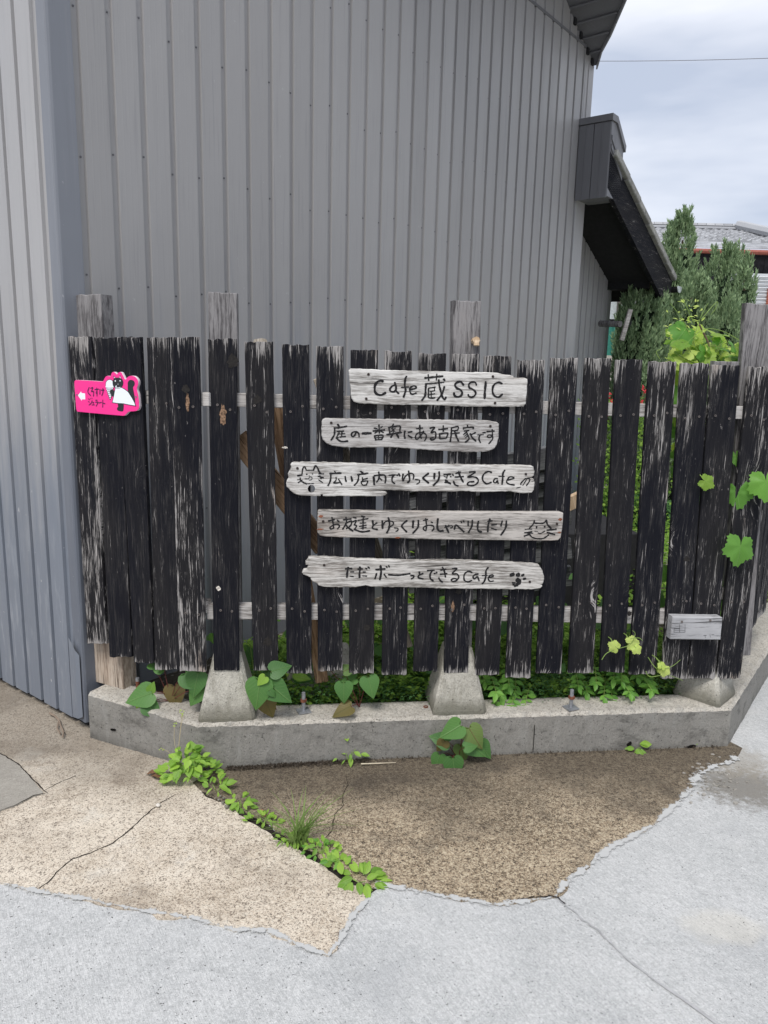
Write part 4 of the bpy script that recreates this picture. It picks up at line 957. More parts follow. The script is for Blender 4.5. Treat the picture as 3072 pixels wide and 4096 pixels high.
sign('sign_board', 'third sign board from the top, pale driftwood with knot hole and cat face at left', [(C1, [(190, 80), (500, 80), (820, 88), (1150, 95), (1350, 105)]), (C2, [(0, 110), (250, 120), (500, 112), (900, 118), (1300, 116)]), (C3, [(300, 120), (500, 122), (900, 130), (1300, 132), (1440, 138), (1470, 155), (1475, 190), (1490, 230), (1478, 300), (1440, 330), (1365, 335), (1400, 342), (1465, 350), (1480, 365), (1478, 390), (1430, 395), (1440, 402), (1488, 405), (1488, 450), (1478, 540), (1440, 585), (1300, 595), (1180, 580), (1100, 562), (900, 565), (700, 572), (500, 570), (300, 555), (100, 565)]), (C2, [(1000, 562), (700, 560), (450, 545), (300, 543), (150, 549), (20, 544), (150, 556), (250, 563), (272, 572), (285, 600), (260, 625), (180, 645), (60, 645)]), (C1, [(1400, 645), (1000, 642), (672, 640), (662, 612), (640, 614), (630, 640), (400, 635), (260, 625), (180, 590), (125, 545), (110, 520), (70, 490), (62, 430), (75, 380), (105, 340), (95, 300), (90, 270), (110, 235), (130, 200), (145, 165), (133, 120), (150, 95)])], M['board_pale'],
 [(C1, [(20, [(325, 270), (335, 190), (365, 150), (395, 210)]), (14, [(395, 212), (515, 208)]), (26, [(515, 208), (545, 140), (580, 170), (610, 240), (640, 270)]), (26, [(400, 275), (404, 278)]), (20, [(495, 270), (500, 272)]), (26, [(250, 300), (322, 290)]), (10, [(245, 368), (290, 365)]), (18, [(260, 415), (325, 375)]), (12, [(440, 300), (444, 303)]), (10, [(370, 350), (430, 350), (450, 320), (490, 330), (480, 365), (440, 375)]), (18, [(290, 335), (310, 390), (400, 440)]), (12, [(340, 400), (400, 430), (520, 430)]), (18, [(600, 270), (685, 270)]), (20, [(590, 310), (680, 335)]), (22, [(620, 300), (640, 350)]), (16, [(600, 370), (665, 415)]),
  (18, [(860, 225), (880, 240)]), (26, [(785, 265), (970, 258)]), (24, [(800, 270), (800, 340), (785, 410), (755, 465)]), (20, [(890, 330), (885, 380), (850, 425), (960, 410)]), (20, [(930, 360), (985, 450)]), (26, [(1040, 315), (1045, 360), (1055, 395)]), (28, [(1140, 315), (1155, 390)]),
  (26, [(1295, 230), (1335, 255)]), (24, [(1245, 285), (1415, 260)]), (24, [(1265, 290), (1255, 370), (1230, 420), (1190, 460)]), (22, [(1325, 335), (1330, 390)]), (20, [(1335, 365), (1410, 345)]), (18, [(1300, 400), (1330, 455), (1395, 455)]), (20, [(1305, 400), (1410, 390), (1390, 450)])]),
  (C2, [(32, [(60, 320), (65, 380), (70, 445)]), (26, [(70, 300), (230, 290), (260, 350), (250, 415)]), (24, [(145, 240), (150, 300), (145, 350), (110, 405)]), (20, [(155, 335), (195, 375)]), (22, [(315, 295), (420, 285)]), (24, [(400, 290), (365, 340), (370, 400), (410, 430)]), (22, [(445, 285), (455, 300)]), (26, [(475, 270), (495, 305)]),
  (28, [(548, 275), (540, 340), (550, 385)]), (22, [(555, 380), (580, 320), (640, 270), (700, 265), (725, 300), (715, 360)]), (28, [(640, 225), (650, 300), (655, 380), (625, 415)]), (18, [(745, 365), (820, 375), (815, 415), (775, 440)]), (30, [(970, 260), (890, 325), (880, 345), (970, 420)]), (32, [(1070, 265), (1065, 350)]), (30, [(1145, 240), (1150, 310), (1120, 390), (1050, 460)]),
  (24, [(1225, 280), (1340, 275)]), (22, [(1285, 285), (1270, 340)]), (14, [(1225, 305), (1250, 320)]), (32, [(1250, 375), (1290, 410), (1335, 435)]), (22, [(1240, 410), (1330, 425)]), (20, [(1335, 315), (1345, 318)]), (24, [(1370, 275), (1380, 300)]), (24, [(1425, 265), (1500, 240)]), (22, [(1410, 325), (1550, 315)]), (28, [(1470, 235), (1500, 320), (1545, 405)]), (26, [(1385, 395), (1410, 450), (1460, 470)])]),
  (C3, [(24, [(405, 240), (500, 235), (440, 285), (375, 325), (470, 320), (540, 350), (545, 410), (480, 460), (390, 460), (370, 440), (400, 405), (480, 400)]), (26, [(770, 245), (710, 230), (640, 280), (620, 350), (650, 410), (700, 435), (765, 410)]), (22, [(870, 350), (825, 350), (805, 400), (840, 420), (870, 380), (880, 430)]), (28, [(990, 210), (960, 260), (955, 350), (945, 440)]), (16, [(890, 310), (985, 315)]), (22, [(1040, 375), (1140, 345), (1110, 320), (1060, 330), (1020, 400), (1060, 440), (1150, 455)]), (20, [(1330, 350), (1400, 350), (1400, 390), (1350, 465)]), (20, [(1330, 350), (1255, 430), (1260, 450)]), (16, [(1350, 370), (1290, 460)]), (12, [(1185, 505), (1250, 490)])])],
 [(C1, [(248, 178)]), (C3, [(1340, 275)])], holes=(C1, (480, 518), 59))
D1, D2, D3 = Crop(1260, 2020, 400), Crop(1600, 2020, 400), Crop(1900, 2020, 400)
sign('sign_board', 'fourth sign board from the top, straight plank with rust marks and cat face at right', [(D1, [(70, 85), (600, 93), (1659, 108)]), (D2, [(800, 112)]), (D3, [(100, 116), (700, 118), (1300, 116), (1420, 118), (1468, 135), (1465, 250), (1450, 400), (1425, 540), (1380, 585), (1250, 595), (700, 590), (0, 578)]), (D2, [(700, 575), (200, 562)]), (D1, [(1400, 552), (1000, 548), (500, 540), (180, 525), (80, 505), (42, 460), (38, 300), (45, 180), (48, 100)])], M['board_brown'],
 [(D1, [(26, [(225, 265), (320, 240)]), (24, [(280, 205), (300, 300), (310, 380)]), (22, [(310, 385), (260, 395), (250, 370), (310, 330), (380, 320), (405, 350), (375, 395)]), (26, [(370, 250), (395, 270)]), (22, [(470, 245), (600, 230)]), (24, [(515, 205), (520, 290), (460, 400)]), (22, [(510, 300), (605, 265), (590, 340), (520, 390)]), (28, [(510, 330), (560, 380), (625, 430)]),
  (24, [(640, 205), (680, 215)]), (20, [(625, 275), (685, 255), (650, 330)]), (20, [(650, 330), (690, 345), (655, 400)]), (22, [(770, 185), (825, 195)]), (20, [(710, 255), (880, 225)]), (22, [(800, 190), (795, 400)]), (18, [(745, 300), (845, 295)]), (20, [(735, 355), (850, 335)]), (16, [(760, 385), (850, 370)]), (26, [(650, 400), (720, 430), (800, 445), (905, 425)]),
  (30, [(955, 260), (965, 330)]), (24, [(1025, 295), (960, 350), (960, 390), (1035, 405)]), (30, [(1115, 265), (1120, 385)]), (20, [(1125, 340), (1170, 275), (1250, 265), (1300, 290), (1290, 330), (1250, 355)]), (28, [(1215, 210), (1235, 300), (1225, 390), (1190, 460)]), (18, [(1315, 378), (1375, 385), (1370, 420), (1340, 435)])]),
  (D2, [(28, [(115, 260), (30, 345), (110, 445)]), (34, [(220, 265), (212, 370)]), (28, [(305, 255), (295, 370), (215, 465)]), (20, [(385, 255), (460, 238)]), (24, [(425, 225), (440, 330), (430, 420)]), (22, [(430, 425), (390, 405), (395, 365), (470, 335), (550, 345), (560, 390), (530, 430)]), (20, [(515, 280), (540, 292)]), (32, [(628, 230), (620, 310), (620, 380), (650, 430), (715, 425)]),
  (18, [(740, 370), (830, 345), (870, 350), (865, 375), (835, 378)]), (28, [(755, 340), (805, 455)]), (16, [(805, 330), (815, 345)]), (28, [(900, 400), (915, 345), (940, 335), (1000, 390), (1060, 445)]), (20, [(1010, 270), (1025, 295)]), (20, [(1050, 262), (1062, 285)]), (26, [(1130, 270), (1130, 340)]), (28, [(1200, 255), (1190, 350), (1135, 455)]), (30, [(1300, 270), (1285, 370), (1300, 430), (1350, 445)]), (22, [(1455, 270), (1530, 262)]), (30, [(1490, 230), (1460, 340), (1455, 440)]), (24, [(1520, 330), (1600, 320)]), (20, [(1515, 385), (1600, 408)])]),
  (D3, [(28, [(450, 265), (430, 345)]), (30, [(520, 265), (505, 380), (430, 495)]), (22, [(900, 385), (965, 315), (985, 255)]), (24, [(990, 300), (1130, 300), (1180, 250)]), (28, [(1185, 250), (1200, 320), (1260, 385)]), (26, [(1022, 355), (1020, 380)]), (28, [(1155, 350), (1155, 368)]), (16, [(1045, 465), (1090, 470), (1160, 430)]), (10, [(985, 432), (1040, 438)]), (12, [(825, 402), (945, 400)]), (18, [(820, 460), (945, 440)]), (16, [(860, 465), (960, 465)]), (24, [(815, 515), (900, 485)]), (26, [(1195, 415), (1345, 400)]), (26, [(1195, 455), (1320, 488)]), (22, [(900, 480), (950, 535), (1050, 560), (1140, 550), (1220, 495)])])],
 [(D1, [(135, 272)]), (D3, [(1358, 312)])], stains=[(D1, (98, 188), .008, .005), (D1, (85, 402), .012, .003), (D1, (1372, 541), .010, .003), (D3, (1415, 240), .0075, .0055), (D3, (1400, 455), .006, .003)], jag=.0004)
E1, E2, E3 = Crop(1200, 2210, 400), Crop(1560, 2210, 400), Crop(1880, 2210, 400)
sign('sign_board', 'lowest sign board, driftwood with a splintered left end and a paw print on the right', [(E1, [(170, 75), (400, 78), (800, 100), (1100, 115), (1659, 132)]), (E2, [(400, 137), (700, 132), (1000, 133), (1300, 138)]), (E3, [(100, 145), (500, 165), (900, 180), (1100, 200), (1150, 210), (1175, 255), (1205, 300), (1215, 350), (1232, 390), (1232, 450), (1215, 510), (1200, 530), (1150, 545), (1195, 545), (1205, 560), (1170, 595), (1050, 612), (600, 612), (100, 605)]), (E2, [(1200, 605), (900, 600), (400, 582), (0, 578)]), (E1, [(1400, 575), (1180, 570), (1090, 548), (1030, 560), (920, 580), (500, 578), (390, 570), (310, 550), (290, 520), (220, 490), (185, 455), (175, 425), (130, 395), (60, 370), (35, 340), (60, 290), (120, 280), (120, 260), (150, 215), (95, 205), (92, 160), (130, 120), (140, 85)])], M['board_light'],
 [(E1, [(26, [(755, 270), (860, 265)]), (30, [(798, 245), (785, 320), (778, 410)]), (20, [(840, 322), (890, 322)]), (18, [(835, 392), (885, 400)]), (26, [(960, 275), (1035, 270)]), (30, [(995, 240), (990, 310), (985, 415)]), (20, [(1045, 322), (1085, 322)]), (20, [(1040, 385), (1105, 390)]), (28, [(1090, 262), (1108, 270)]), (28, [(1130, 240), (1150, 258)]),
  (28, [(1258, 282), (1410, 270)]), (34, [(1335, 220), (1345, 320), (1325, 445)]), (28, [(1270, 350), (1245, 435)]), (24, [(1395, 360), (1430, 410)]), (22, [(1430, 230), (1445, 252)]), (24, [(1470, 215), (1480, 240)])]),
  (E2, [(28, [(-25, 365), (130, 375), (330, 350)]), (26, [(345, 380), (395, 385), (385, 420), (355, 435)]), (28, [(485, 320), (490, 350)]), (28, [(545, 350), (480, 375), (470, 415), (545, 435)]), (24, [(620, 298), (735, 290)]), (28, [(700, 300), (665, 360), (670, 430), (715, 470)]), (30, [(735, 345), (740, 348)]), (32, [(770, 330), (772, 334)]),
  (24, [(840, 290), (925, 275)]), (24, [(835, 360), (945, 350)]), (26, [(870, 245), (900, 310), (920, 405)]), (28, [(810, 420), (830, 460), (870, 490)]), (24, [(1035, 265), (1110, 265), (1030, 350), (1110, 355), (1140, 410), (1090, 470), (1030, 475), (1015, 450), (1060, 430), (1110, 440)]), (24, [(1360, 330), (1300, 310), (1240, 350), (1225, 410), (1240, 465), (1300, 485), (1355, 460)])]),
  (E3, [(26, [(135, 355), (80, 365), (50, 405), (75, 435), (120, 400), (150, 465)]), (28, [(300, 250), (265, 300), (260, 400), (235, 480), (200, 515)]), (18, [(200, 382), (285, 378)]), (22, [(310, 415), (385, 395), (375, 370), (330, 380), (300, 430), (330, 475), (385, 470)]), (62, [(680, 372), (718, 360)]), (62, [(780, 370), (808, 366)]), (36, [(860, 380), (890, 366)]), (34, [(885, 440), (922, 432)]), (70, [(780, 455), (825, 475)]), (60, [(820, 500), (780, 530)]), (30, [(705, 500), (745, 505)]), (30, [(740, 560), (790, 540)]), (26, [(710, 530), (750, 545)])])],
 [(E1, [(400, 207)]), (E3, [(990, 485)])])
H1 = Crop(2660, 2430, 250)
sp2 = FF.shift(.038)
sign('wooden_block', 'small thick grey wooden block screwed low across the two pickets near the right end', [(H1, [(207, 245), (900, 255), (1500, 260), (1535, 275), (1520, 450), (1500, 620), (1480, 860), (900, 855), (145, 845), (165, 600), (190, 400)])], M['block'],
 [(H1, [(10, [(240, 560), (380, 555)]), (9, [(245, 600), (530, 600)]), (9, [(240, 655), (530, 650)]), (8, [(240, 560), (235, 655)]), (8, [(385, 450), (385, 655)]), (8, [(530, 450), (530, 655)]), (9, [(1020, 740), (1100, 735)]), (8, [(1060, 740), (1070, 800)]), (8, [(1190, 700), (1200, 790)]), (8, [(1230, 720), (1300, 715)])])],
 [(H1, [(445, 378), (1200, 340)])], pl=sp2, thick=.034, cat='wooden block', group=None, scr='screw', jag=.0003)

# ---- pink sign
G = Crop(270, 1460, 320); PP = FLf.shift(.014)
pk = NT('pink_gloss_board', .28, .5); pk.color((.88, .035, .27)); M['pink'] = pk.m
M['white'] = NT('sign_white', .35, .5); M['white'].color((.80, .84, .90)); M['white'] = M['white'].m
M['black'] = NT('sign_black', .35, .5); M['black'].color((.016, .018, .022)); M['black'] = M['black'].m
M['purple'] = NT('sign_dark_lettering', .35, .5); M['purple'].color((.055, .005, .055)); M['purple'] = M['purple'].m
M['foam'] = plain('white_board_edge', (.75, .66, .70), .6, .3, 0, .05)
M['paleears'] = NT('pale_pink', .4, .4); M['paleears'].color((.80, .50, .66)); M['paleears'] = M['paleears'].m
def smooth(P, n=4):
    out = []; N = len(P)
    for i in range(N):
        p0, p1, p2, p3 = [Vector(P[(i + k - 1) % N]) for k in range(4)]
        for j in range(n):
            t = j / n; out.append(tuple(.5 * ((2 * p1) + (p2 - p0) * t + (2 * p0 - 5 * p1 + 4 * p2 - p3) * t * t + (3 * p1 - p0 - 3 * p2 + p3) * t ** 3)))
    return out
o_ = [(200, 312), (470, 324), (722, 340), (745, 328), (765, 295), (790, 250), (835, 224), (900, 228), (915, 190), (935, 155), (965, 142), (1000, 168), (1030, 192), (1060, 160), (1092, 144), (1125, 158), (1150, 205), (1175, 255), (1195, 290), (1215, 298), (1240, 265), (1285, 232), (1340, 222), (1395, 236), (1440, 275), (1468, 330), (1470, 400), (1450, 460), (1447, 520), (1470, 610), (1482, 700), (1490, 800), (1492, 870), (1470, 920), (1430, 948), (1370, 957), (1290, 960), (1250, 985), (1215, 1022), (1185, 1042), (1140, 1047), (700, 1010), (245, 966), (205, 950), (186, 900), (175, 760), (160, 560), (148, 370), (160, 325)]
sg = empty('pink_arrow_sign', PP.M(*PP.at(*G((820, 600)))), 'glossy pink arrow sign with a black cat holding ice cream, on the leftmost pickets', 'sign')
MG = WM[sg.name]; g0 = PP.at(*G((820, 600)))
def gl(p): q = PP.at(*G(p)); return (q[0] - g0[0], q[1] - g0[1])
def decal(name, pts, mat, lay, sm=True, n=4):
    P = [gl(p) for p in (smooth(pts, n) if sm else pts)]; m = MB(); m.prism(P, -.0004 - .00025 * lay, -.0001); return m.build(name, mat, sg, MG)
m = MB(); m.prism([gl(p) for p in smooth(o_, 3)], 0, .0105, bev=.0012); m.build('panel', M['foam'], sg, MG)
m = MB(); m.prism([gl((p[0] - (3 if p[0] > 800 else 0), p[1] + 2)) for p in smooth(o_, 3)], -.0012, -.0001); m.build('pink_face', M['pink'], sg, MG)
LY = 4
decal('arrow', [(222, 630), (290, 548), (295, 580), (370, 590), (375, 712), (305, 712), (300, 742)], M['white'], LY, False)
m = MB(); k = 0
for w_, P in [(22, [(458, 465), (430, 560), (490, 635)]), (22, [(490, 482), (535, 472), (505, 550), (550, 552), (545, 645)]), (22, [(575, 510), (655, 500)]), (22, [(615, 475), (622, 560), (620, 645)]), (14, [(625, 545), (600, 560), (605, 590), (628, 575)]), (22, [(682, 505), (680, 605)]), (22, [(710, 522), (765, 520)]), (22, [(742, 485), (745, 560), (722, 630)]),
  (20, [(445, 700), (465, 718)]), (20, [(440, 755), (460, 770)]), (20, [(520, 740), (500, 790), (455, 830)]), (13, [(485, 690), (495, 705)]), (13, [(512, 685), (522, 700)]), (14, [(525, 775), (560, 775)]), (14, [(545, 775), (542, 825)]), (14, [(515, 828), (570, 825)]), (20, [(590, 730), (625, 730)]), (20, [(590, 772), (640, 766), (630, 800), (605, 850)]), (20, [(660, 785), (712, 775)]), (20, [(740, 725), (738, 875)]), (20, [(745, 790), (785, 802)])]:
    ribbon(m, [gl(p) for p in P], w_ * G.k * .00095, -.0021 - .00003 * (k % 8), k, rag=.03); k += 1
m.build('lettering', M['purple'], sg, MG)['kind'] = 'stuff'
decal('cat_tail', [(1255, 420), (1255, 370), (1280, 322), (1335, 308), (1385, 335), (1402, 385), (1390, 430), (1366, 465), (1378, 540), (1392, 620), (1408, 720), (1405, 810), (1340, 690), (1270, 575), (1255, 500)], M['black'], LY, n=3)
decal('cat_leg', [(1055, 790), (1165, 795), (1167, 930), (1145, 963), (1085, 958), (1045, 942), (1032, 915), (1038, 885), (1056, 865)], M['black'], LY, n=3)
decal('cone_outline', [(795, 420), (800, 355), (835, 312), (885, 297), (935, 316), (962, 365), (968, 430), (960, 490), (935, 620), (893, 724), (845, 620), (805, 480)], M['black'], LY)
decal('ice_cream', [(803, 418), (810, 358), (842, 320), (885, 307), (928, 325), (952, 368), (958, 425), (950, 468), (810, 468)], M['white'], LY + 1)
m = MB(); cells = 0
for r_ in range(6):
    y0 = 480 + r_ * 38; y1 = y0 + 30; lx = 812 + (y0 - 480) * .36; rx = 950 - (y0 - 480) * .24
    n = max(1, 5 - r_)
    for c_ in range(n):
        xa = lx + (rx - lx) * c_ / n + 3; xb = lx + (rx - lx) * (c_ + 1) / n - 4
        if xb - xa > 5: m.prism([gl((xa, y0)), gl((xb, y0)), gl((xb, y1)), gl((xa, y1))], -.0018, -.0001)
m.build('cone', M['white'], sg, MG)['kind'] = 'stuff'
m = bpy.data.objects[-1] if False else None
decal('cat_arm', [(893, 530), (920, 505), (985, 508), (990, 570), (955, 655), (915, 625), (888, 575)], M['black'], LY + 2, n=3)
decal('dress_outline', [(996, 472), (1130, 462), (1200, 500), (1270, 550), (1355, 680), (1408, 780), (1430, 857), (1300, 836), (1165, 808), (1050, 802), (932, 784), (962, 640)], M['black'], LY + 2, False)
decal('dress', [(1004, 482), (1128, 472), (1195, 510), (1262, 560), (1345, 690), (1396, 785), (1412, 840), (1300, 822), (1165, 794), (1050, 788), (945, 772), (974, 640)], M['white'], LY + 3, False)
decal('cat_head', [(945, 345), (965, 295), (1000, 268), (1060, 262), (1115, 275), (1150, 315), (1163, 370), (1150, 430), (1105, 475), (1050, 488), (985, 470), (952, 420)], M['black'], LY + 4)
decal('cat_ear', [(965, 222), (1012, 265), (965, 282)], M['black'], LY + 4, False); decal('cat_ear', [(1100, 212), (1130, 300), (1078, 262)], M['black'], LY + 4, False)
decal('ear_lining', [(974, 238), (1006, 266), (974, 272)], M['paleears'], LY + 5, False); decal('ear_lining', [(1101, 228), (1122, 284), (1086, 260)], M['paleears'], LY + 5, False)
for (x, y, r_) in ((1003, 330, 13), (1102, 327, 12), (1058, 398, 7), (1020, 440, 13)):
    decal('cat_eye' if r_ > 11 and y < 400 else 'cat_nose', [(x + r_ * math.cos(a * .785), y + r_ * 1.2 * math.sin(a * .785)) for a in range(8)], M['white'], LY + 5, n=2)
m = MB(); ribbon(m, [gl(p) for p in [(1005, 455), (1055, 474), (1106, 462)]], 15 * G.k * .00085, -.0032, 3, rag=.02); m.build('cat_mouth', M['white'], sg, MG)
decal('strap', [(968, 455), (992, 458), (985, 528), (962, 520)], M['pink'], LY + 3, False)
for p in ((205, 618), (1430, 660)):
    q = gl(p); m = MB(); m.tube([(q[0], -.003, q[1]), (q[0], 0, q[1])], .0032, 10, mi=0); m.tube([(q[0], -.0034, q[1]), (q[0], -.003, q[1])], .0013, 6, mi=1); m.build('screw', [M['steel'], M['dark']], sg, MG)
#%%
# ==================================================================== GARDEN GROUND, FAR THINGS
gp = Plane((-50, 0), (50, 0))
def sheet(name, pts, z, mat, kind='structure'):
    m = MB(); m.face([(p[0], p[1], z) for p in pts]); o = m.build(name, mat); o['kind'] = kind; return o
inn = run(.152, 2.2)
sheet('garden_ground', [inn[0], inn[1], inn[2], inn[3], (30, 3.6), (30, 24), (-2, 24), (-4, 9)], .085, M['soil'])
sheet('garden_path', [(1.2, 5.6), (2.3, 4.6), (9, 5.2), (14, 14), (3.6, 14)], .092, M['gravel'])
# neighbour's house, frontal, about 14 m away
HY = 14.0; HP = Plane((0, HY), (1, HY))
def hp(x, y, dy=0): 
    q = HP.shift(-dy); a, z = q.at(x * K, y * K); return Vector((a, HY + dy, z))
e0 = hp(1380, 541); zE = e0.z; hx0, hx1 = 3.9, 12.0
house = empty('neighbour_house', (7, HY, 0), 'neighbour house with grey tiled roof, black upper wall and white louvred shutters behind the conifers', 'house')
M['blackboard'] = plain('black_stained_boards', (.016, .016, .020), .8, .2, 0, .4, 20)
M['louvre'] = plain('white_aluminium_louvre', (.62, .65, .68), .45, .4, 0, .04)
rt = NT('silver_grey_roof_tile', .5, .4); _g = rt.n('ShaderNodeNewGeometry').outputs
rt.color(rt.mix(rt.math('ADD', rt.math('MULTIPLY', _g['Random Per Island'], .6), rt.math('MULTIPLY', rt.noise(_g['Position'], 2, 4), .4)), (.20, .205, .215), (.50, .51, .53))); M['tile'] = rt.m
zB = hp(1500, 592).z
m = MB(); m.box(hx0, hx1, HY, HY + 1.9, 0, zE + .02); m.build('wall', M['blackboard'], house)
for i in range(30):
    m = MB(); x = 4.2 + i * .22; m.box(x, x + .012, HY - .012, HY - .001, zB, zE - .1); m.build('wall_batten', M['blackboard'], house)
rg = hp(1405, 495, 2.1); r0 = hp(1405, 523, .25); rtp = hp(1405, 478, 2.1)
def roofz(f): return (HY - .10 + (2.1 + .1) * f, zE + .06 + (rg.z - zE - .06) * f)
m = MB()      # lower smooth tin skirt: rows of boards
for k in range(4):
    f0, f1 = k * .30 / 4, (k + 1) * .30 / 4; (y0, z0), (y1, z1) = roofz(f0), roofz(f1)
    m2 = MB(); m2.face([(hx0, y0, z0 + .02), (hx1, y0, z0 + .02), (hx1, y1, z1 + .005), (hx0, y1, z1 + .005)]); m2.face([(hx0, y0, z0), (hx1, y0, z0), (hx1, y0, z0 + .02), (hx0, y0, z0 + .02)])
    m2.build('roof_board', plain('weathered_tin_%d' % k, (.40, .41, .43), .5, .4, 0, .3, 4), house)
m = MB(); rr = random.Random(2)
for row in range(8):
    f0 = .30 + row * .7 / 8; f1 = f0 + .7 / 8 + .012; (y0, z0), (y1, z1) = roofz(f0), roofz(f1)
    for c in range(56):
        x = hx0 + c * .16; xs = [x, x + .05, x + .09, x + .12, x + .16]; hs = [.045, .012, .004, .018, .045]
        for a in range(4): m.face([(xs[a], y0, z0 + hs[a] + .03), (xs[a + 1], y0, z0 + hs[a + 1] + .03), (xs[a + 1], y1, z1 + hs[a + 1] * .6), (xs[a], y1, z1 + hs[a] * .6)])
        m.face([(x, y0, z0), (x + .16, y0, z0), (x + .16, y0, z0 + .07), (x + .09, y0, z0 + .035), (x, y0, z0 + .07)])
t_ = m.build('roof_tiles', M['tile'], house); t_['kind'] = 'stuff'
yr, zr = roofz(1.0)
xe = hp(1640, 480, 2.1).x
m = MB(); m.box(hx0, xe, yr - .10, yr + .1, zr - .02, rtp.z - .06)
for k in range(4): m.box(hx0, xe, yr - .13 + k * .01, yr + .1, zr + .02 + k * (rtp.z - zr - .1) / 4, zr + .04 + k * (rtp.z - zr - .1) / 4)
m.build('roof_ridge', M['tile'], house)
m = MB()
for k in range(int((xe - hx0) / .175)): m.tube([(hx0 + k * .175, yr, rtp.z - .06), (hx0 + k * .175 + .165, yr, rtp.z - .06)], .055, 6)
o = m.build('ridge_caps', M['tile'], house); o['kind'] = 'stuff'
m = MB(); m.tube([(xe - .45, yr - .1, zr + .10), (xe - .15, roofz(.3)[0] - .05, roofz(.3)[1] + .12)], .09, 7); m.build('hip_ridge', M['tile'], house)
m = MB(); m.tube([(hx0, HY - .18, zE - .01), (hx1, HY - .18, zE - .01)], .042, 8); m.build('gutter', plain('red_brown_gutter', (.30, .095, .07), .5), house)
def shutter(xa, xb, ya, yb):
    p = hp(xa, ya); q = hp(xb, yb); sh = MB(); sh.box(p.x, q.x, HY - .06, HY - .03, q.z, p.z); f = sh.build('shutter', M['louvre'], house)
    n = int((p.z - q.z) / .062)
    lm = MB(); lm.face([(0, -.010, 0), (q.x - p.x, -.010, 0), (q.x - p.x, -.032, .035), (0, -.032, .035)]); lm.face([(0, -.032, .035), (q.x - p.x, -.032, .035), (q.x - p.x, -.006, .052), (0, -.006, .052)])
    lm.face([(0, -.032, .035), (q.x - p.x, -.032, .035), (q.x - p.x, -.032, .040), (0, -.032, .040)]); me = lm.mesh('louvre', M['louvre'])
    for k in range(n): inst('louvre', me, f, Matrix.Translation((p.x, HY - .06, q.z + .01 + k * .062)))
shutter(1560, 1657, 590, 668); shutter(1338, 1392, 630, 682)
m = MB(); a = hp(1300, 632); b = hp(1337, 690); m.box(a.x, b.x, HY - .05, HY - .02, b.z, a.z); m.build('window', plain('pale_window_glass', (.42, .46, .46), .15, .6), house)
m = MB(); a = hp(1333, 632); m.box(a.x, a.x + .07, HY - .10, HY - .02, b.z, a.z); m.build('window_frame', plain('bronze_frame', (.09, .08, .07), .5), house)
m = MB(); m.tube([(hp(1659, 620).x, HY - .1, 0), (hp(1659, 620).x, HY - .1, zE - .6)], .05, 8); m.build('downpipe', plain('red_downpipe', (.35, .11, .07), .5), house)
# pale low wall with green screen, left of the conifers
m = MB(); m.box(2.8, 5.0, 11.0, 11.2, 0, 1.55); m.box(2.8, 5.0, 10.95, 11.25, 1.55, 1.61)
tag(m.build('garden_wall', plain('pale_rendered_wall', (.42, .40, .36), .9)), 'low pale rendered wall glimpsed between the building and the conifers', 'wall')
m = MB(); m.box(2.8, 5.0, 11.08, 11.1, 1.61, 2.02); 
for k in range(7): m.box(2.9 + k * .3, 2.93 + k * .3, 11.05, 11.13, 1.61, 2.05)
tag(m.build('mesh_screen', plain('teal_green_netting', (.035, .19, .15), .7)), 'teal green mesh screen on top of the low pale wall', 'screen')
# weathered round pole with a hanging batten
def sp3(x, y, D):                        # surveyed point: at plan distance D along the view
    r = ray(x * K, y * K); return CAM + r * (D / math.hypot(r.x, r.y))
t = empty('wooden_pole_end', sp3(1330, 700, 7.2), 'grey round pole with a tilted batten hanging from it beside the building', 'pole')
m = MB(); m.tube([sp3(1296, 699, 7.3), sp3(1340, 700, 7.15)], .028, 9); m.build('pole', M['post'], t)
m = MB(); m.tube([sp3(1362, 668, 7.1), sp3(1343, 735, 7.1)], .024, 4); m.build('batten', M['rail'], t)
# ---- wire in the sky
m = MB(); a = sp3(1180, 131, 26); b = sp3(1760, 122, 24); P = [a.lerp(b, k / 16) + Vector((0, 0, -.05 * (1 - (k / 8 - 1) ** 2))) for k in range(17)]; m.tube(P, .0085, 5)
tag(m.build('overhead_wire', plain('grey_cable', (.22, .22, .24), .6)), 'thin grey overhead wire crossing the cloudy sky', 'wire')

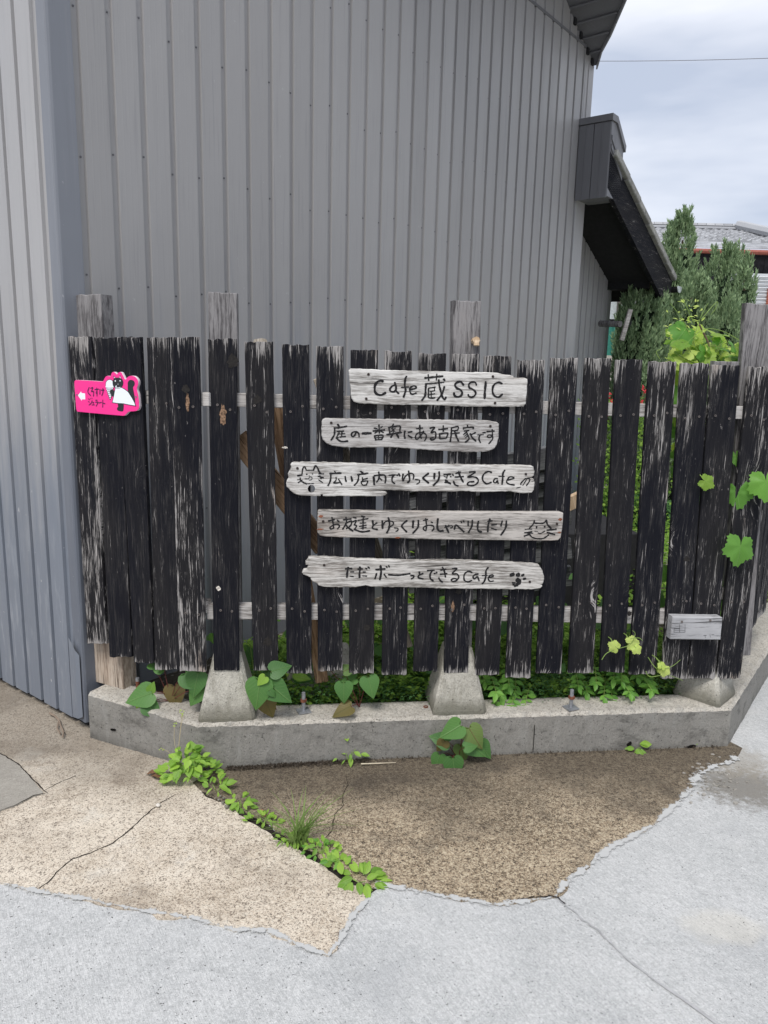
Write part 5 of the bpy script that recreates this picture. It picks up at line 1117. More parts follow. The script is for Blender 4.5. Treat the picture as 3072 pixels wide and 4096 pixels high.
# ==================================================================== CONIFERS
def conifer(base, top_z, rad, n_pl, label, seed, leaders, pw=.75):
    """leaders: (dx of the tip, height fraction, share of the width)"""
    rnd = random.Random(seed); t = empty('conifer', base, label, 'conifer', 'grey green conifers in front of the neighbour house'); B0 = Vector(base)
    H = top_z - base[2]; m = MB(); m.tube([B0, B0 + Vector((0, 0, H * .45)), B0 + Vector((leaders[0][0], 0, H * .9))], .07, 7, r1=.010); m.build('trunk', M['bark'], t)
    m = MB(); plumes = []
    def env(h, R_): return R_ * max(.0, 1 - h) ** pw * min(1, .55 + 2.2 * h)
    for dx, hf, sh in leaders:
        for i in range(int(n_pl * sh)):
            h = .04 + .93 * rnd.random() ** .95; an = rnd.random() * 6.283; rr = env(h, rad * (.55 + .45 * sh)) * (.45 + .55 * rnd.random() ** .5)
            c = B0 + Vector((dx * h ** 1.4 + math.cos(an) * rr, math.sin(an) * rr, H * hf * h - .05)); plumes.append((c, an, rnd.uniform(.16, .36) * (1 - .45 * h), h))
        for k in range(3): plumes.append((B0 + Vector((dx + rnd.uniform(-.01, .01), 0, H * hf * (.90 + .03 * k))), rnd.random() * 6, H * hf * (.095 - .025 * k), 1.15))
    for c, an, Lp, h in plumes:
        out = Vector((math.cos(an), math.sin(an), 0)); ax = (out * rnd.uniform(.02, .30) * (1 if h < 1 else .2) + Vector((0, 0, 1))).normalized(); e = rnd.uniform(.035, .065) * (1.25 - .75 * min(1, h)); s1 = ax.orthogonal().normalized(); s2 = ax.cross(s1)
        for j in range(54):
            f = rnd.random(); r_ = e * (1 - f) ** .7 * math.sqrt(rnd.random()) * 1.1; b = rnd.random() * 6.283; rd = s1 * math.cos(b) + s2 * math.sin(b); p = c + ax * (Lp * f) + rd * r_
            dr = (ax + rd * rnd.uniform(.1, .7)).normalized(); l = rnd.uniform(.022, .048); w_ = dr.cross(Vector((rnd.uniform(-1, 1), rnd.uniform(-1, 1), rnd.uniform(-1, 1)))).normalized() * rnd.uniform(.005, .010)
            m.v += [tuple(p - w_), tuple(p + w_), tuple(p + dr * l + w_ * .2), tuple(p + dr * l - w_ * .2)]; q = len(m.v); m.f.append((q - 4, q - 3, q - 2, q - 1)); m.m.append(0)
    m.build('crown', M['conifer'], t)
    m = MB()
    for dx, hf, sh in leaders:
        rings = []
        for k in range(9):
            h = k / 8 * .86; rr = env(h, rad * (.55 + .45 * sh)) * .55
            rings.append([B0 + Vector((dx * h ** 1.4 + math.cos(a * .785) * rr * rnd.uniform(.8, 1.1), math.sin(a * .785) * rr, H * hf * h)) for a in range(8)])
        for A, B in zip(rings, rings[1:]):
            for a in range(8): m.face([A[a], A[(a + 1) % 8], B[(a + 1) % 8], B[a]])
    o = m.build('crown_shade_core', M['conifer_in'], t); o['kind'] = 'stuff'  # dark shell: shade inside the crown put into its colour
def cbase(x, D): p = sp3(x, 760, D); return (p.x, p.y, .08)
def ctop(x, y, D): return sp3(x, y, D).z
for x, xt, y, D, rad, npl, lab, LD, pw, sd in [
    (1452, 1481, 452, 8.4, .46, 300, 'tallest conifer with twin pointed tips right of the lean-to roof', [(0, 1, .8), (-.13, .955, .45)], .72, 1),
    (1552, 1563, 522, 8.8, .62, 300, 'broad conifer with two rounded tips in front of the white shutter', [(0, 1, .8), (.11, .985, .5), (-.22, .90, .4)], .62, 2),
    (1612, 1610, 548, 8.2, .20, 110, 'slim conifer at the right, just above the tallest right fence post', [(0, 1, 1)], .6, 3),
    (1396, 1396, 600, 7.6, .33, 330, 'dense dark conifer directly under the end of the lean-to roof', [(0, 1, 1), (-.12, .93, .5)], .30, 4),
    (1500, 1496, 590, 7.9, .34, 200, 'lower bushy conifer filling the gap between the two tallest ones', [(0, 1, 1), (.14, .96, .5)], .5, 5),
    (1348, 1348, 655, 9.2, .20, 80, 'narrow pale conifer beside the grey building corner', [(0, 1, 1)], .6, 6),
    (1580, 1575, 640, 7.7, .36, 200, 'low spreading conifer behind the grape vine', [(0, 1, 1), (-.15, .9, .5)], .55, 7)]:
    b_ = cbase(x, D); tp = sp3(xt, y, D); conifer(b_, tp.z, rad, npl, lab, sd, [(q[0] + tp.x - b_[0], q[1], q[2]) for q in LD], pw)

# ==================================================================== LEAVES
def leaf_mesh(name, outline, mats, fold=.12, curl=.15, wavy=0):
    """half outline from base to tip as (y, half width); unit length leaf in the xy plane"""
    bm = bmesh.new(); rows = []
    for i, (y, w_) in enumerate(outline):
        zc = -curl * y * y; dz = fold * w_ + (math.sin(i * 2.4) * wavy * w_)
        rows.append([bm.verts.new((-w_, y, zc + dz)), bm.verts.new((-w_ * .5, y, zc + dz * .45)), bm.verts.new((0, y, zc)), bm.verts.new((w_ * .5, y, zc + dz * .45)), bm.verts.new((w_, y, zc + dz))])
    for a, b in zip(rows, rows[1:]):
        for k in range(4): bm.faces.new((a[k], a[k + 1], b[k + 1], b[k]))
    bmesh.ops.remove_doubles(bm, verts=bm.verts[:], dist=1e-5)
    for f in bm.faces: f.smooth = True
    me = bpy.data.meshes.new(name); bm.to_mesh(me); bm.free()
    me.materials.append(mats); return me
def lobed(name, mat, R_, cup=.12):
    """grape leaf: radial outline about the stalk, toothed"""
    m = MB(); m.v.append((0, 0, 0)); n = len(R_); 
    for ring, f in ((0, .5), (1, 1.0)):
        for i, (an, r_) in enumerate(R_):
            a = R(an); rr = r_ * f; z = -cup * rr * rr + .05 * math.sin(a * 5) * rr
            m.v.append((math.sin(a) * rr, math.cos(a) * rr, z))
    for i in range(n - 1):
        m.f.append((0, 1 + i + 1, 1 + i)); m.m.append(0); m.f.append((1 + i, 1 + i + 1, 1 + n + i + 1, 1 + n + i)); m.m.append(0)
    return m.mesh(name, mat, True)
heart_o = [(-.10, .0), (-.12, .10), (-.13, .22), (-.08, .36), (.05, .46), (.20, .47), (.38, .41), (.58, .29), (.78, .15), (.92, .05), (1.0, .0)]
heart_o2 = [(0, .001)] + heart_o[3:]
def heart_mesh(name, mat, c=.2):
    bm = bmesh.new(); pts = [(0, .0, 0), (.10, -.10), (.24, -.13), (.38, -.05), (.46, .10), (.46, .26), (.38, .45), (.26, .65), (.13, .84), (0, 1.0)]
    ctr = [bm.verts.new((0, t, -c * t * t)) for t in (0, .1, .3, .5, .7, .85, 1.0)]
    for sg in (1, -1):
        o = [bm.verts.new((sg * p[0], p[1], .10 * p[0] - c * max(0, p[1]) ** 2)) for p in pts[1:-1]]
        md = [bm.verts.new((sg * p[0] * .5, p[1] * .55 + (.06 if p[1] < .2 else p[1] * .38), .04 * p[0] - c * max(0, p[1] * .9) ** 2)) for p in pts[1:-1]]
        # fan: centre -> mid -> outer
        cc = [ctr[0], ctr[0], ctr[1], ctr[1], ctr[2], ctr[3], ctr[4], ctr[5]]
        for i in range(len(o) - 1):
            try:
                f = [md[i], md[i + 1], o[i + 1], o[i]]; bm.faces.new(f if sg > 0 else f[::-1])
                f = [cc[i], cc[i + 1], md[i + 1], md[i]] if cc[i] != cc[i + 1] else [cc[i], md[i + 1], md[i]]
                bm.faces.new(f if sg > 0 else f[::-1])
            except ValueError: pass
        for f in ([ctr[5], ctr[6], o[-1], md[-1]],):
            bm.faces.new(f if sg > 0 else f[::-1])
        f = [ctr[0], md[0], o[0]]; bm.faces.new(f if sg > 0 else f[::-1])
    for f in bm.faces: f.smooth = True
    me = bpy.data.meshes.new(name); bm.to_mesh(me); bm.free(); me.materials.append(mat); return me
OV = [(0, .0), (.08, .10), (.22, .20), (.4, .26), (.58, .24), (.76, .16), (.9, .07), (1, .0)]
NV = [(0, .0), (.1, .05), (.3, .12), (.5, .15), (.7, .11), (.88, .05), (1, .0)]
def grape_R():
    out = []; lob = [(-172, .30), (-158, .60), (-128, .84), (-98, .76), (-62, .98), (-35, .84), (0, 1.10), (35, .84), (62, .98), (98, .76), (128, .84), (158, .60), (172, .30)]
    for (a, r0), (b, r1) in zip(lob, lob[1:]):
        n = 4
        for k in range(n):
            f = k / n; e = f * f * (3 - 2 * f); out.append((a + (b - a) * f, (r0 + (r1 - r0) * e) * (1.0 + (.07 if k % 2 else -.045))))
    out.append((172, .30)); return out
LM = {'heart': heart_mesh('leaf', M['leaf_dark']), 'heart_red': heart_mesh('leaf', M['leaf_red'], .3), 'heart_brown': heart_mesh('leaf', M['leaf_brown'], .35),
      'oval': leaf_mesh('leaf', OV, M['leaf_light'], .35, .25), 'rose': leaf_mesh('leaf', OV, M['leaf_rose'], .25, .15), 'narrow': leaf_mesh('leaf', NV, M['leaf_light'], .3, .3),
      'grape': lobed('leaf', M['leaf_grape'], grape_R()), 'grape_dark': lobed('leaf', M['leaf_grape_dark'], grape_R(), .2), 'grape_young': lobed('leaf', M['leaf_young'], grape_R(), .3), 'youngnarrow': leaf_mesh('leaf', NV, M['leaf_young'], .3, .3),
      'dead': leaf_mesh('leaf', OV, M['leaf_dead'], .4, .5, .3), 'heart_small': heart_mesh('leaf', M['leaf_light'], .1)}
def leaf_M(p, size, ang, tilt, yaw=0):
    """ang: picture angle of the tip, 0 = up, 90 = right; tilt: 0 = facing the street, 90 = flat, facing up"""
    B = Matrix(((1, 0, 0), (0, 0, -1), (0, 1, 0))).to_4x4()      # leaf plane x,y -> world x,z, normal towards -y
    return Matrix.Translation(p) @ Matrix.Rotation(R(yaw), 4, 'Z') @ Matrix.Rotation(R(-tilt), 4, 'X') @ Matrix.Rotation(R(ang), 4, 'Y') @ B @ Matrix.Scale(size, 4)
rl = random.Random(77)
def plant(name, label, cat, base, leaves, stem_mat, group=None, stem_r=.0016, sname='stem'):
    """leaves: (kind, point of the leaf's base, size, ang, tilt, yaw)"""
    t = empty(name, base, label, cat, group)
    for kd, p, sz, an, ti, ya in leaves:
        inst('leaf', LM[kd], t, leaf_M(p, sz, an, ti, ya))
        b = Vector(base); mid = b.lerp(Vector(p), .5) + Vector((rl.uniform(-.01, .01), rl.uniform(-.01, .01), .012))
        if stem_mat is not None:
            m = MB(); m.tube([b, mid, Vector(p)], stem_r, 5, r1=stem_r * .7); m.build(sname, stem_mat, t)
    return t
# -- heart-leaved plants (position of the leaf's base in the photograph, on a surveyed plane)
def hl(cr, pl, L_):
    out = []
    for kd, (x, y), sz, an, ti, ya, dn in L_:
        a, z = pl.at(*cr((x, y))); out.append((kd, pl.w(a, z, dn), sz * cr.k * .00083, an, ti, ya))
    return out
Z5 = Crop(1100, 2300, 1000); Z4 = Crop(200, 2300, 1000); Z6 = Crop(2072, 2300, 1000)
b_ = FR.w(*FR.at(*Z5((1215, 1215))), .01)
plant('heart_leaf_weed', 'heart-leaved weed with reddish stems hanging against the kerb below the middle footing', 'weed', b_, hl(Z5, FR.shift(.02), [
    ('heart', (1215, 965), 175, -118, 25, 8, .04), ('heart_red', (1275, 985), 180, 145, 20, -12, .035), ('heart', (1235, 1090), 100, 80, 45, 0, .06),
    ('heart', (1145, 1090), 150, -70, 30, 10, .02), ('heart_brown', (1115, 1075), 105, -150, 10, 0, .03), ('heart', (1270, 1085), 165, 125, 25, -5, .03),
    ('heart', (1085, 1175), 130, -160, 20, 12, .02), ('heart', (1160, 1165), 165, 172, 15, 0, .055), ('heart', (1350, 1100), 140, 140, 25, -10, .015), ('heart_red', (1230, 1120), 140, 165, 10, -5, .01)]), M['stem_red'], 'heart-leaved weeds along the kerb')
kb = FR.shift(-.10)
b_ = kb.w(*kb.at(*Z4((1500, 800))), 0); b_.z = CT
plant('heart_leaf_weed', 'heart-leaved weed with two broad leaves to the right of the left footing', 'weed', b_, hl(Z4, FR.shift(-.02), [
    ('heart', (1470, 640), 150, 70, 35, 0, 0), ('heart', (1395, 690), 215, -172, 18, 8, .015), ('heart', (1460, 720), 200, 125, 22, -8, .01), ('heart_small', (1430, 660), 85, -140, 20, 0, .02),
    ('heart', (1460, 745), 60, 140, 20, 0, .03), ('heart_brown', (1420, 810), 180, 160, 15, 0, -.01)]), M['stem_red'], 'heart-leaved weeds along the kerb')
b_ = LF.shift(-.10).w(*LF.shift(-.10).at(*Z4((800, 800))), 0); b_.z = CT
plant('heart_leaf_weed', 'heart-leaved weed with red stems and small flowers at the left end of the kerb', 'weed', b_, hl(Z4, LF.shift(-.05), [
    ('heart', (700, 770), 210, -110, 35, 0, .02), ('heart', (690, 830), 150, 128, 30, 0, .04), ('heart', (900, 650), 210, 120, 30, 0, 0), ('heart', (970, 660), 180, -170, 20, 0, -.01), ('heart', (720, 640), 140, -60, 45, 0, -.03),
    ('heart', (640, 600), 120, 100, 60, 0, -.02), ('heart', (980, 760), 160, -150, 20, 0, -.02), ('heart_small', (650, 840), 60, -150, 10, 0, .04), ('heart_small', (690, 760), 80, 20, 10, 0, .02)]), M['stem_red'], 'heart-leaved weeds along the kerb')
b_ = kb.w(*kb.at(*Z5((560, 800))), 0); b_.z = CT
plant('heart_leaf_weed', 'heart-leaved weed with a browning leaf lying on the kerb under the eighth to tenth pickets', 'weed', b_, hl(Z5, FR.shift(-.05), [
    ('heart', (455, 710), 150, 178, 20, 0, .01), ('heart', (620, 680), 160, 165, 25, 0, 0), ('heart_red', (455, 640), 110, 60, 50, 0, 0), ('heart_brown', (500, 850), 150, -115, 60, 0, .03), ('heart', (540, 700), 120, -100, 55, 0, -.02), ('heart', (350, 650), 90, -30, 30, 0, -.06)]), M['stem_red'], 'heart-leaved weeds along the kerb')
# -- bright weeds on the pavement
Z9 = Crop(0, 2600, 1500)
def clump(c9, n, rx, ry, hgt, sz, kinds, label, name='leafy_weed', grp='bright green weeds growing in the pavement joint', sd=0, cat='weed'):
    rnd = random.Random(sd + 100); base = gnd(*Z9(c9)); t = empty(name, base, label, cat, grp)
    for i in range(n):
        a = rnd.random() * 6.283; q = math.sqrt(rnd.random()); p = base + Vector((math.cos(a) * rx * q, math.sin(a) * ry * q, .008 + hgt * (1 - q * q * .75) * rnd.uniform(.25, 1)))
        an = math.degrees(math.atan2(math.cos(a) * q, math.sin(a) * q + .35)) + rnd.uniform(-50, 50)
        inst('leaf', LM[rnd.choice(kinds)], t, leaf_M(p, sz * rnd.uniform(.65, 1.25), an, rnd.uniform(35, 80), rnd.uniform(-30, 30)))
    m = MB()
    for i in range(max(3, n // 6)):
        a = rnd.random() * 6.283; m.tube([base, base + Vector((math.cos(a) * rx * .5, math.sin(a) * ry * .5, hgt * .6))], .0012, 4)
    o = m.build('stems', M['stem_green'], t); o['kind'] = 'stuff'
    return t
clump((840, 575), 110, .098, .055, .125, .031, ['oval', 'oval', 'heart_small'], 'largest bright green weed clump, at the bend of the kerb with thin flower stalks', sd=1)
clump((960, 630), 16, .040, .03, .04, .038, ['oval', 'narrow'], 'small bright weed with pointed leaves just right of the largest clump', sd=2)
clump((1068, 700), 20, .040, .022, .04, .030, ['oval'], 'second bright weed down the joint, beside the white pebbles', sd=3)
clump((1165, 770), 30, .050, .018, .03, .021, ['oval', 'narrow'], 'low bright weed in the joint, just above the grass tuft', sd=4)
clump((1290, 862), 32, .060, .020, .03, .020, ['oval', 'narrow'], 'weed at the foot of the grass tuft', sd=5)
clump((1425, 905), 44, .055, .030, .04, .021, ['oval', 'rose'], 'low weed in the joint, below and right of the grass tuft', sd=6)
clump((1500, 960), 18, .040, .02, .025, .022, ['oval', 'rose', 'heart_small'], 'darker small weed near the lower end of the joint', sd=8)
clump((1590, 1030), 26, .06, .03, .025, .038, ['narrow', 'oval'], 'star-shaped weed at the lower end of the joint', sd=7)
clump((1540, 500), 14, .055, .03, .09, .030, ['oval', 'narrow'], 'thin sprig with small leaves at the foot of the kerb, left of the middle', grp=None, sd=9)
def zz(x, y): g = Z6((x, y)); return (g[0] / .9042, (g[1] - 2600) / .9042)
clump(zz(790, 1165), 7, .03, .015, .03, .042, ['oval', 'narrow'], 'small weed rosette by a hole near the right end of the kerb', grp=None, sd=11)
clump(zz(1185, 1135), 5, .015, .01, .035, .022, ['heart_small'], 'tiny three-leaved weed at the rightmost hole in the kerb', grp=None, sd=12)
# flower stalks of the large clump
def blades(name, label, cat, base, n, ln, spread, mat, sd, w0=.0022, up=1.):
    rnd = random.Random(sd); t = empty(name, base, label, cat)
    for i in range(n):
        a = rnd.random() * 6.283; l = ln * rnd.uniform(.5, 1.1); sp = spread * rnd.uniform(.2, 1); b0 = base + Vector((rnd.uniform(-.02, .02), rnd.uniform(-.012, .012), 0))
        m = MB(); P = []
        for k in range(7):
            f = k / 6; P.append(b0 + Vector((math.cos(a) * sp * f * f * l * 1.6, math.sin(a) * sp * f * f * l, l * (f * up - .55 * sp * f * f))))
        sd_ = Vector((-math.sin(a), math.cos(a), 0)); 
        if abs(sd_.x) < .4: sd_ = Vector((1, .2, 0)).normalized()
        for k in range(7):
            w_ = w0 * (1 - (k / 6) ** 2 * .92); m.v += [tuple(P[k] - sd_ * w_), tuple(P[k] + sd_ * w_)]
        for k in range(6): m.f.append((2 * k, 2 * k + 1, 2 * k + 3, 2 * k + 2)); m.m.append(0)
        m.build('blade', mat, t)
    return t
blades('grass_tuft', 'spiky tuft of green grass growing from the pavement joint', 'grass', gnd(*Z9((1325, 870))), 70, .20, .85, M['grass'], 3, w0=.0022)
dm = plain('dry_stalk', (.36, .31, .20), .8)
t = empty('flower_stalk', gnd(*Z9((795, 560))), 'thin dry flower stalks rising from the largest weed clump', 'stalk')
for (x0, y0), (x1, y1), (x2, y2) in [((785, 480), (795, 380), (805, 275)), ((780, 460), (770, 390), (772, 330)), ((770, 480), (745, 450), (715, 435)), ((790, 440), (800, 340), (812, 290))]:
    pl = FR.shift(.035); P = [pl.w(*pl.at(*Z9(q))) for q in ((x0, y0), (x1, y1), (x2, y2))]; m = MB(); m.tube(P, .0011, 4); m.build('stalk', dm, t)
    for k in range(5): 
        m = MB(); c = P[-1] + Vector((rl.uniform(-.008, .008), 0, rl.uniform(-.008, .006))); m.tube([c, c + Vector((0, 0, .003))], .0018, 5); m.build('seed_head', M['leaf_young'], t)
# moss and grit at the foot of the kerb
m = MB(); rnd = random.Random(8)
for i in range(1600):
    a = rnd.uniform(.10, .62) if rnd.random() < .7 else rnd.uniform(0, 2.0); p = FR.w(a, 0, .004 + abs(rnd.gauss(0, .012))); p.z = gz(p.x) + .008
    l = rnd.uniform(.004, .012); d = Vector((rnd.uniform(-1, 1), rnd.uniform(-1, 1), rnd.uniform(.3, 1.2))).normalized(); s_ = d.orthogonal().normalized() * l * .3
    m.face([p - s_, p + s_, p + d * l])
tag(m.build('moss', M['moss']), 'dark dry moss along the foot of the kerb', 'moss', kind='stuff')
# pebbles, twigs, dead leaves
for i, (x, y, s_) in enumerate([(700, 700, .013), (1003, 706, .013), (985, 690, .009), (968, 676, .008), (990, 668, .008), (1008, 690, .009), (975, 660, .007), (955, 668, .006), (1020, 715, .007)]):
    p = gnd(*Z9((x, y))); bm = bmesh.new(); bmesh.ops.create_icosphere(bm, subdivisions=2, radius=s_ * .62)
    for v in bm.verts: v.co *= 1 + .25 * noise.noise(v.co * 120 + Vector((i, 0, 0))); v.co.z *= .65
    for f in bm.faces: f.smooth = True
    me = bpy.data.meshes.new('pebble'); bm.to_mesh(me); bm.free(); me.materials.append(M['footing'] if i else plain('white_pebble', (.62, .58, .52), .8))
    tag(inst('pebble', me, None, Matrix.Translation(p + Vector((0, 0, .012)))), 'pale pebble alone on the tan slab at the top of the crack' if i == 0 else 'small rounded pebble in the pavement joint between the bright weeds', 'pebble', None if i == 0 else 'pebbles in the pavement joint')
m = MB(); P = [gnd(*Z4(q)) + Vector((0, 0, .016)) for q in [(0, 940), (35, 960), (60, 985), (75, 1030), (92, 1070), (85, 1100)]]; m.tube(P, .0048, 6, r1=.003); m.tube([P[2], gnd(*Z4((48, 1040))) + Vector((0, 0, .014)), gnd(*Z4((70, 1075))) + Vector((0, 0, .013))], .003, 5)
tag(m.build('twig', plain('dry_twig', (.22, .17, .13), .9)), 'dry bent twig on the tan slab by the foot of the left steel wall', 'twig')
m = MB(); P = [FR.shift(.045).w(*FR.shift(.045).at(*Z5(q))) for q in [(570, 1280), (680, 1272), (800, 1282)]]
for p in P: p.z = max(.012, p.z * .2 + .012)
m.tube(P, .0028, 5, r1=.0012); tag(m.build('straw', plain('pale_straw', (.50, .44, .33), .8)), 'pale dry straw lying beside the thin sprig at the foot of the kerb', 'straw')
for (x, y, sz, an, lab) in [(755, 1375, 110, -60, 'reddish brown dead leaf left of the largest weed clump'), (700, 1345, 60, -80, 'small curled dead leaf, leftmost by the largest weed clump'), (1400, 1590, 60, 150, 'dead leaf in the pavement joint above the grass tuft')]:
    tag(inst('dead_leaf', LM['dead'], None, leaf_M(gnd(*Z4((x, y))) + Vector((0, 0, .02)), sz * .0006, an, 70, 0)), lab, 'leaf')
tag(inst('dead_leaf', LM['heart_brown'], None, leaf_M(LF.shift(-.1).w(*LF.shift(-.1).at(*Z4((825, 740))), 0), .09, 175, 20)), 'large dry brown leaf on the kerb behind the left heart-leaved weed', 'leaf')
# rubble at the right corner
rub = MB(); rnd = random.Random(31)
for i in range(70):
    p = z10(rnd.gauss(1430, 55), rnd.gauss(235, 45)) + Vector((0, 0, .001)); s_ = rnd.uniform(.002, .009)
    P = [(p.x + math.cos(k * 1.05 + i) * s_ * rnd.uniform(.6, 1.2), p.y + math.sin(k * 1.05 + i) * s_ * rnd.uniform(.6, 1.2)) for k in range(6)]; h = rnd.uniform(.001, .004)
    rub.face([(x, y, p.z + h) for x, y in P])
    for k in range(6): a, b = P[k], P[(k + 1) % 6]; rub.face([(a[0], a[1], p.z - .003), (b[0], b[1], p.z - .003), (b[0], b[1], p.z + h), (a[0], a[1], p.z + h)])
tag(rub.build('rubble', M['mortar']), 'broken mortar crumbs at the right corner of the kerb', 'rubble', kind='stuff')

# ==================================================================== GRAPE VINE
def on(pl, x, y, dn=0): a, z = pl.at(x * K, y * K); return pl.w(a, z, dn)
vp_ = FF.shift(.03); vb = FF.shift(-.12)
t = empty('grape_vine', on(vb, 1540, 1400), 'bright green grape vine climbing through the right end of the fence', 'vine')
rnd = random.Random(12)
stem_pts = [on(vb, 1535, 1440), on(vb, 1520, 1250), on(vb, 1533, 1000), on(vb, 1545, 850), on(vb, 1530, 740), on(vb, 1510, 700)]
m = MB(); m.tube(stem_pts, .006, 6, r1=.003); m.build('stem', M['stem_brown'], t)
GL = [ # kind, x, y, size(P px), angle, tilt, yaw, plane offset
    ('grape_dark', 1592, 1062, 38, 165, 10, -25, -.002), ('grape_dark', 1600, 1180, 44, -170, 15, 10, .05), ('grape_dark', 1655, 1040, 44, 170, 15, -20, .06), ('grape_dark', 1590, 985, 22, 170, 20, 0, -.03),
    ('grape', 1524, 1040, 22, 120, 20, 0, .03), ('grape_dark', 1558, 1310, 20, 10, 20, 0, -.04), ('grape', 1506, 1200, 30, 10, 20, 0, -.08), ('grape_dark', 1440, 1240, 26, -30, 20, 0, -.1),
    ('grape_young', 1364, 1390, 20, 80, 20, 0, .05), ('grape_young', 1330, 1398, 17, -60, 20, 0, .05), ('grape_young', 1374, 1400, 15, 140, 30, 0, .06), ('grape_young', 1436, 1446, 17, 190, 25, 0, .05), ('grape_young', 1430, 1440, 12, 20, 30, 0, .06),
    ('grape_dark', 1478, 715, 36, -140, 25, 10, -.1)]
for i in range(85):
    x = rnd.uniform(1446, 1597); y = rnd.uniform(712, 792); 
    if y < 735 and x > 1570: continue
    GL.append((rnd.choice(['grape', 'grape', 'grape_young', 'grape_dark']), x, y, rnd.uniform(11, 27), rnd.uniform(-150, 150), rnd.uniform(5, 75), rnd.uniform(-55, 55), -.06 - rnd.uniform(0, .30)))
for i in range(26):
    x = rnd.uniform(1462, 1476) if rnd.random() < .6 else rnd.uniform(1435, 1600); y = rnd.uniform(800, 1050)
    GL.append((rnd.choice(['grape', 'grape_dark']), x, y, rnd.uniform(22, 38), rnd.uniform(-160, 160), rnd.uniform(5, 50), rnd.uniform(-30, 30), -.12 - rnd.uniform(0, .25)))
for i in range(16):
    GL.append(('grape_dark', rnd.uniform(1480, 1600), rnd.uniform(1000, 1430), rnd.uniform(18, 34), rnd.uniform(120, 240), rnd.uniform(5, 40), rnd.uniform(-30, 30), -.12 - rnd.uniform(0, .2)))
for kd, x, y, s_, an, ti, ya, dn in GL: inst('leaf', LM[kd], t, leaf_M(on(FF.shift(dn), x, y), s_ * K * .00085, an, ti, ya))
for kd, x, y, s_, an, ti, ya, dn in GL[:13]:
    p = on(FF.shift(dn), x, y); m = MB(); m.tube([p, p + Vector((-.012, .03, .022)), p + Vector((-.035, .13, .02)), p + Vector((-.05, .19, -.01))], .0016, 5); m.build('leaf_stalk', M['stem_green'], t)
for i in range(14):
    x = rnd.uniform(1455, 1595); P = [on(FF.shift(-.14), 1530 + rnd.uniform(-15, 15), 800), on(FF.shift(-.10), (x + 1530) / 2, rnd.uniform(745, 790)), on(FF.shift(-.08), x, rnd.uniform(705, 770))]; m = MB(); m.tube(P, .0024, 5, r1=.0012); m.build('shoot', M['stem_green'], t)
def tendril(P, dn, r_=.0016, mat='stem_green', curl=True):
    pl = FF.shift(dn); q = [on(pl, *p) for p in P]; pts = []
    for i in range(len(q) - 1):
        p0, p1, p2, p3 = q[max(i - 1, 0)], q[i], q[i + 1], q[min(i + 2, len(q) - 1)]
        for j in range(5):
            u_ = j / 5; pts.append(.5 * ((2 * p1) + (p2 - p0) * u_ + (2 * p0 - 5 * p1 + 4 * p2 - p3) * u_ * u_ + (3 * p1 - p0 - 3 * p2 + p3) * u_ ** 3))
    pts.append(q[-1]); m = MB(); m.tube(pts, r_, 5, r1=r_ * .5); m.build('tendril', M[mat], t)
for P, dn in [([(1540, 800), (1500, 745), (1508, 700), (1522, 668), (1530, 655)], -.1), ([(1515, 690), (1540, 660), (1550, 652), (1545, 668), (1535, 680)], -.1), ([(1497, 745), (1480, 700), (1460, 670), (1448, 656)], -.1), ([(1500, 700), (1478, 652), (1472, 646)], -.12),
              ([(1450, 790), (1446, 760), (1452, 740), (1470, 735)], -.06), ([(1597, 735), (1560, 715), (1520, 712), (1480, 745)], -.05), ([(1425, 775), (1418, 760), (1430, 752), (1428, 745)], -.02),
              ([(1300, 1425), (1312, 1410), (1340, 1400), (1362, 1392), (1372, 1370), (1366, 1362)], .05), ([(1362, 1380), (1380, 1378), (1388, 1384)], .055), ([(1400, 1420), (1420, 1445), (1450, 1440), (1470, 1425)], .05), ([(1395, 1450), (1405, 1462), (1440, 1458), (1475, 1470)], .05)]: tendril(P, dn)
for i in range(54):
    x = rnd.choice([1448, 1472, 1482, 1500, 1510, 1495]) + rnd.uniform(-10, 10); y = rnd.uniform(650, 735)
    inst('leaf', LM['youngnarrow'], t, leaf_M(on(FF.shift(-.1), x, y), rnd.uniform(8, 15) * K * .0009, rnd.uniform(-90, 90), rnd.uniform(10, 60), rnd.uniform(-40, 40)))

# ==================================================================== PLANTS BEHIND THE FENCE
def carpet(name, label, cat, fn, n, mat, s0, s1, sd, up=.35, asp=.38):
    rnd = random.Random(sd); m = MB()
    for i in range(n):
        p = fn(rnd)
        if p is None: continue
        l = rnd.uniform(s0, s1); an = rnd.random() * 6.283; d = Vector((math.cos(an), math.sin(an), rnd.uniform(-.3, .8))).normalized(); s_ = Vector((-math.sin(an), math.cos(an), rnd.uniform(-.4, .4))).normalized() * l * asp; nn = Vector((0, 0, l * .1))
        m.v += [tuple(p), tuple(p + d * l * .5 + s_ + nn), tuple(p + d * l), tuple(p + d * l * .5 - s_ + nn)]; q = len(m.v); m.f.append((q - 4, q - 3, q - 2, q - 1)); m.m.append(0)
    return tag(m.build(name, mat), label, cat, kind='stuff')
KI = FR.shift(-.15)
def inside(p): return (p - CO).dot(W.n) > .06 and (p - RF.o).dot(RF.n) < -.17
def f1(r):      # band just inside the kerb, thicker to the right
    a = r.uniform(.02, 2.02); d = r.random() ** .8 * .75; h = (.05 + .16 * min(1, a)) * (.6 + .7 * noise.noise(Vector((a * 5, d * 5, 2)))) + .04
    p = KI.w(a, .085 + r.random() ** .7 * max(.02, h), -d)
    return p if inside(p) else None
carpet('ground_cover', 'dense green ground cover growing behind the kerb under the fence', 'ground cover', f1, 30000, M['cover'], .012, .032, 1)
def f2(r):
    a = r.uniform(.05, 1.95); d = r.random() * .35; p = KI.w(a, .09 + r.random() * .14, -d + r.random() * .06); return p if inside(p) else None
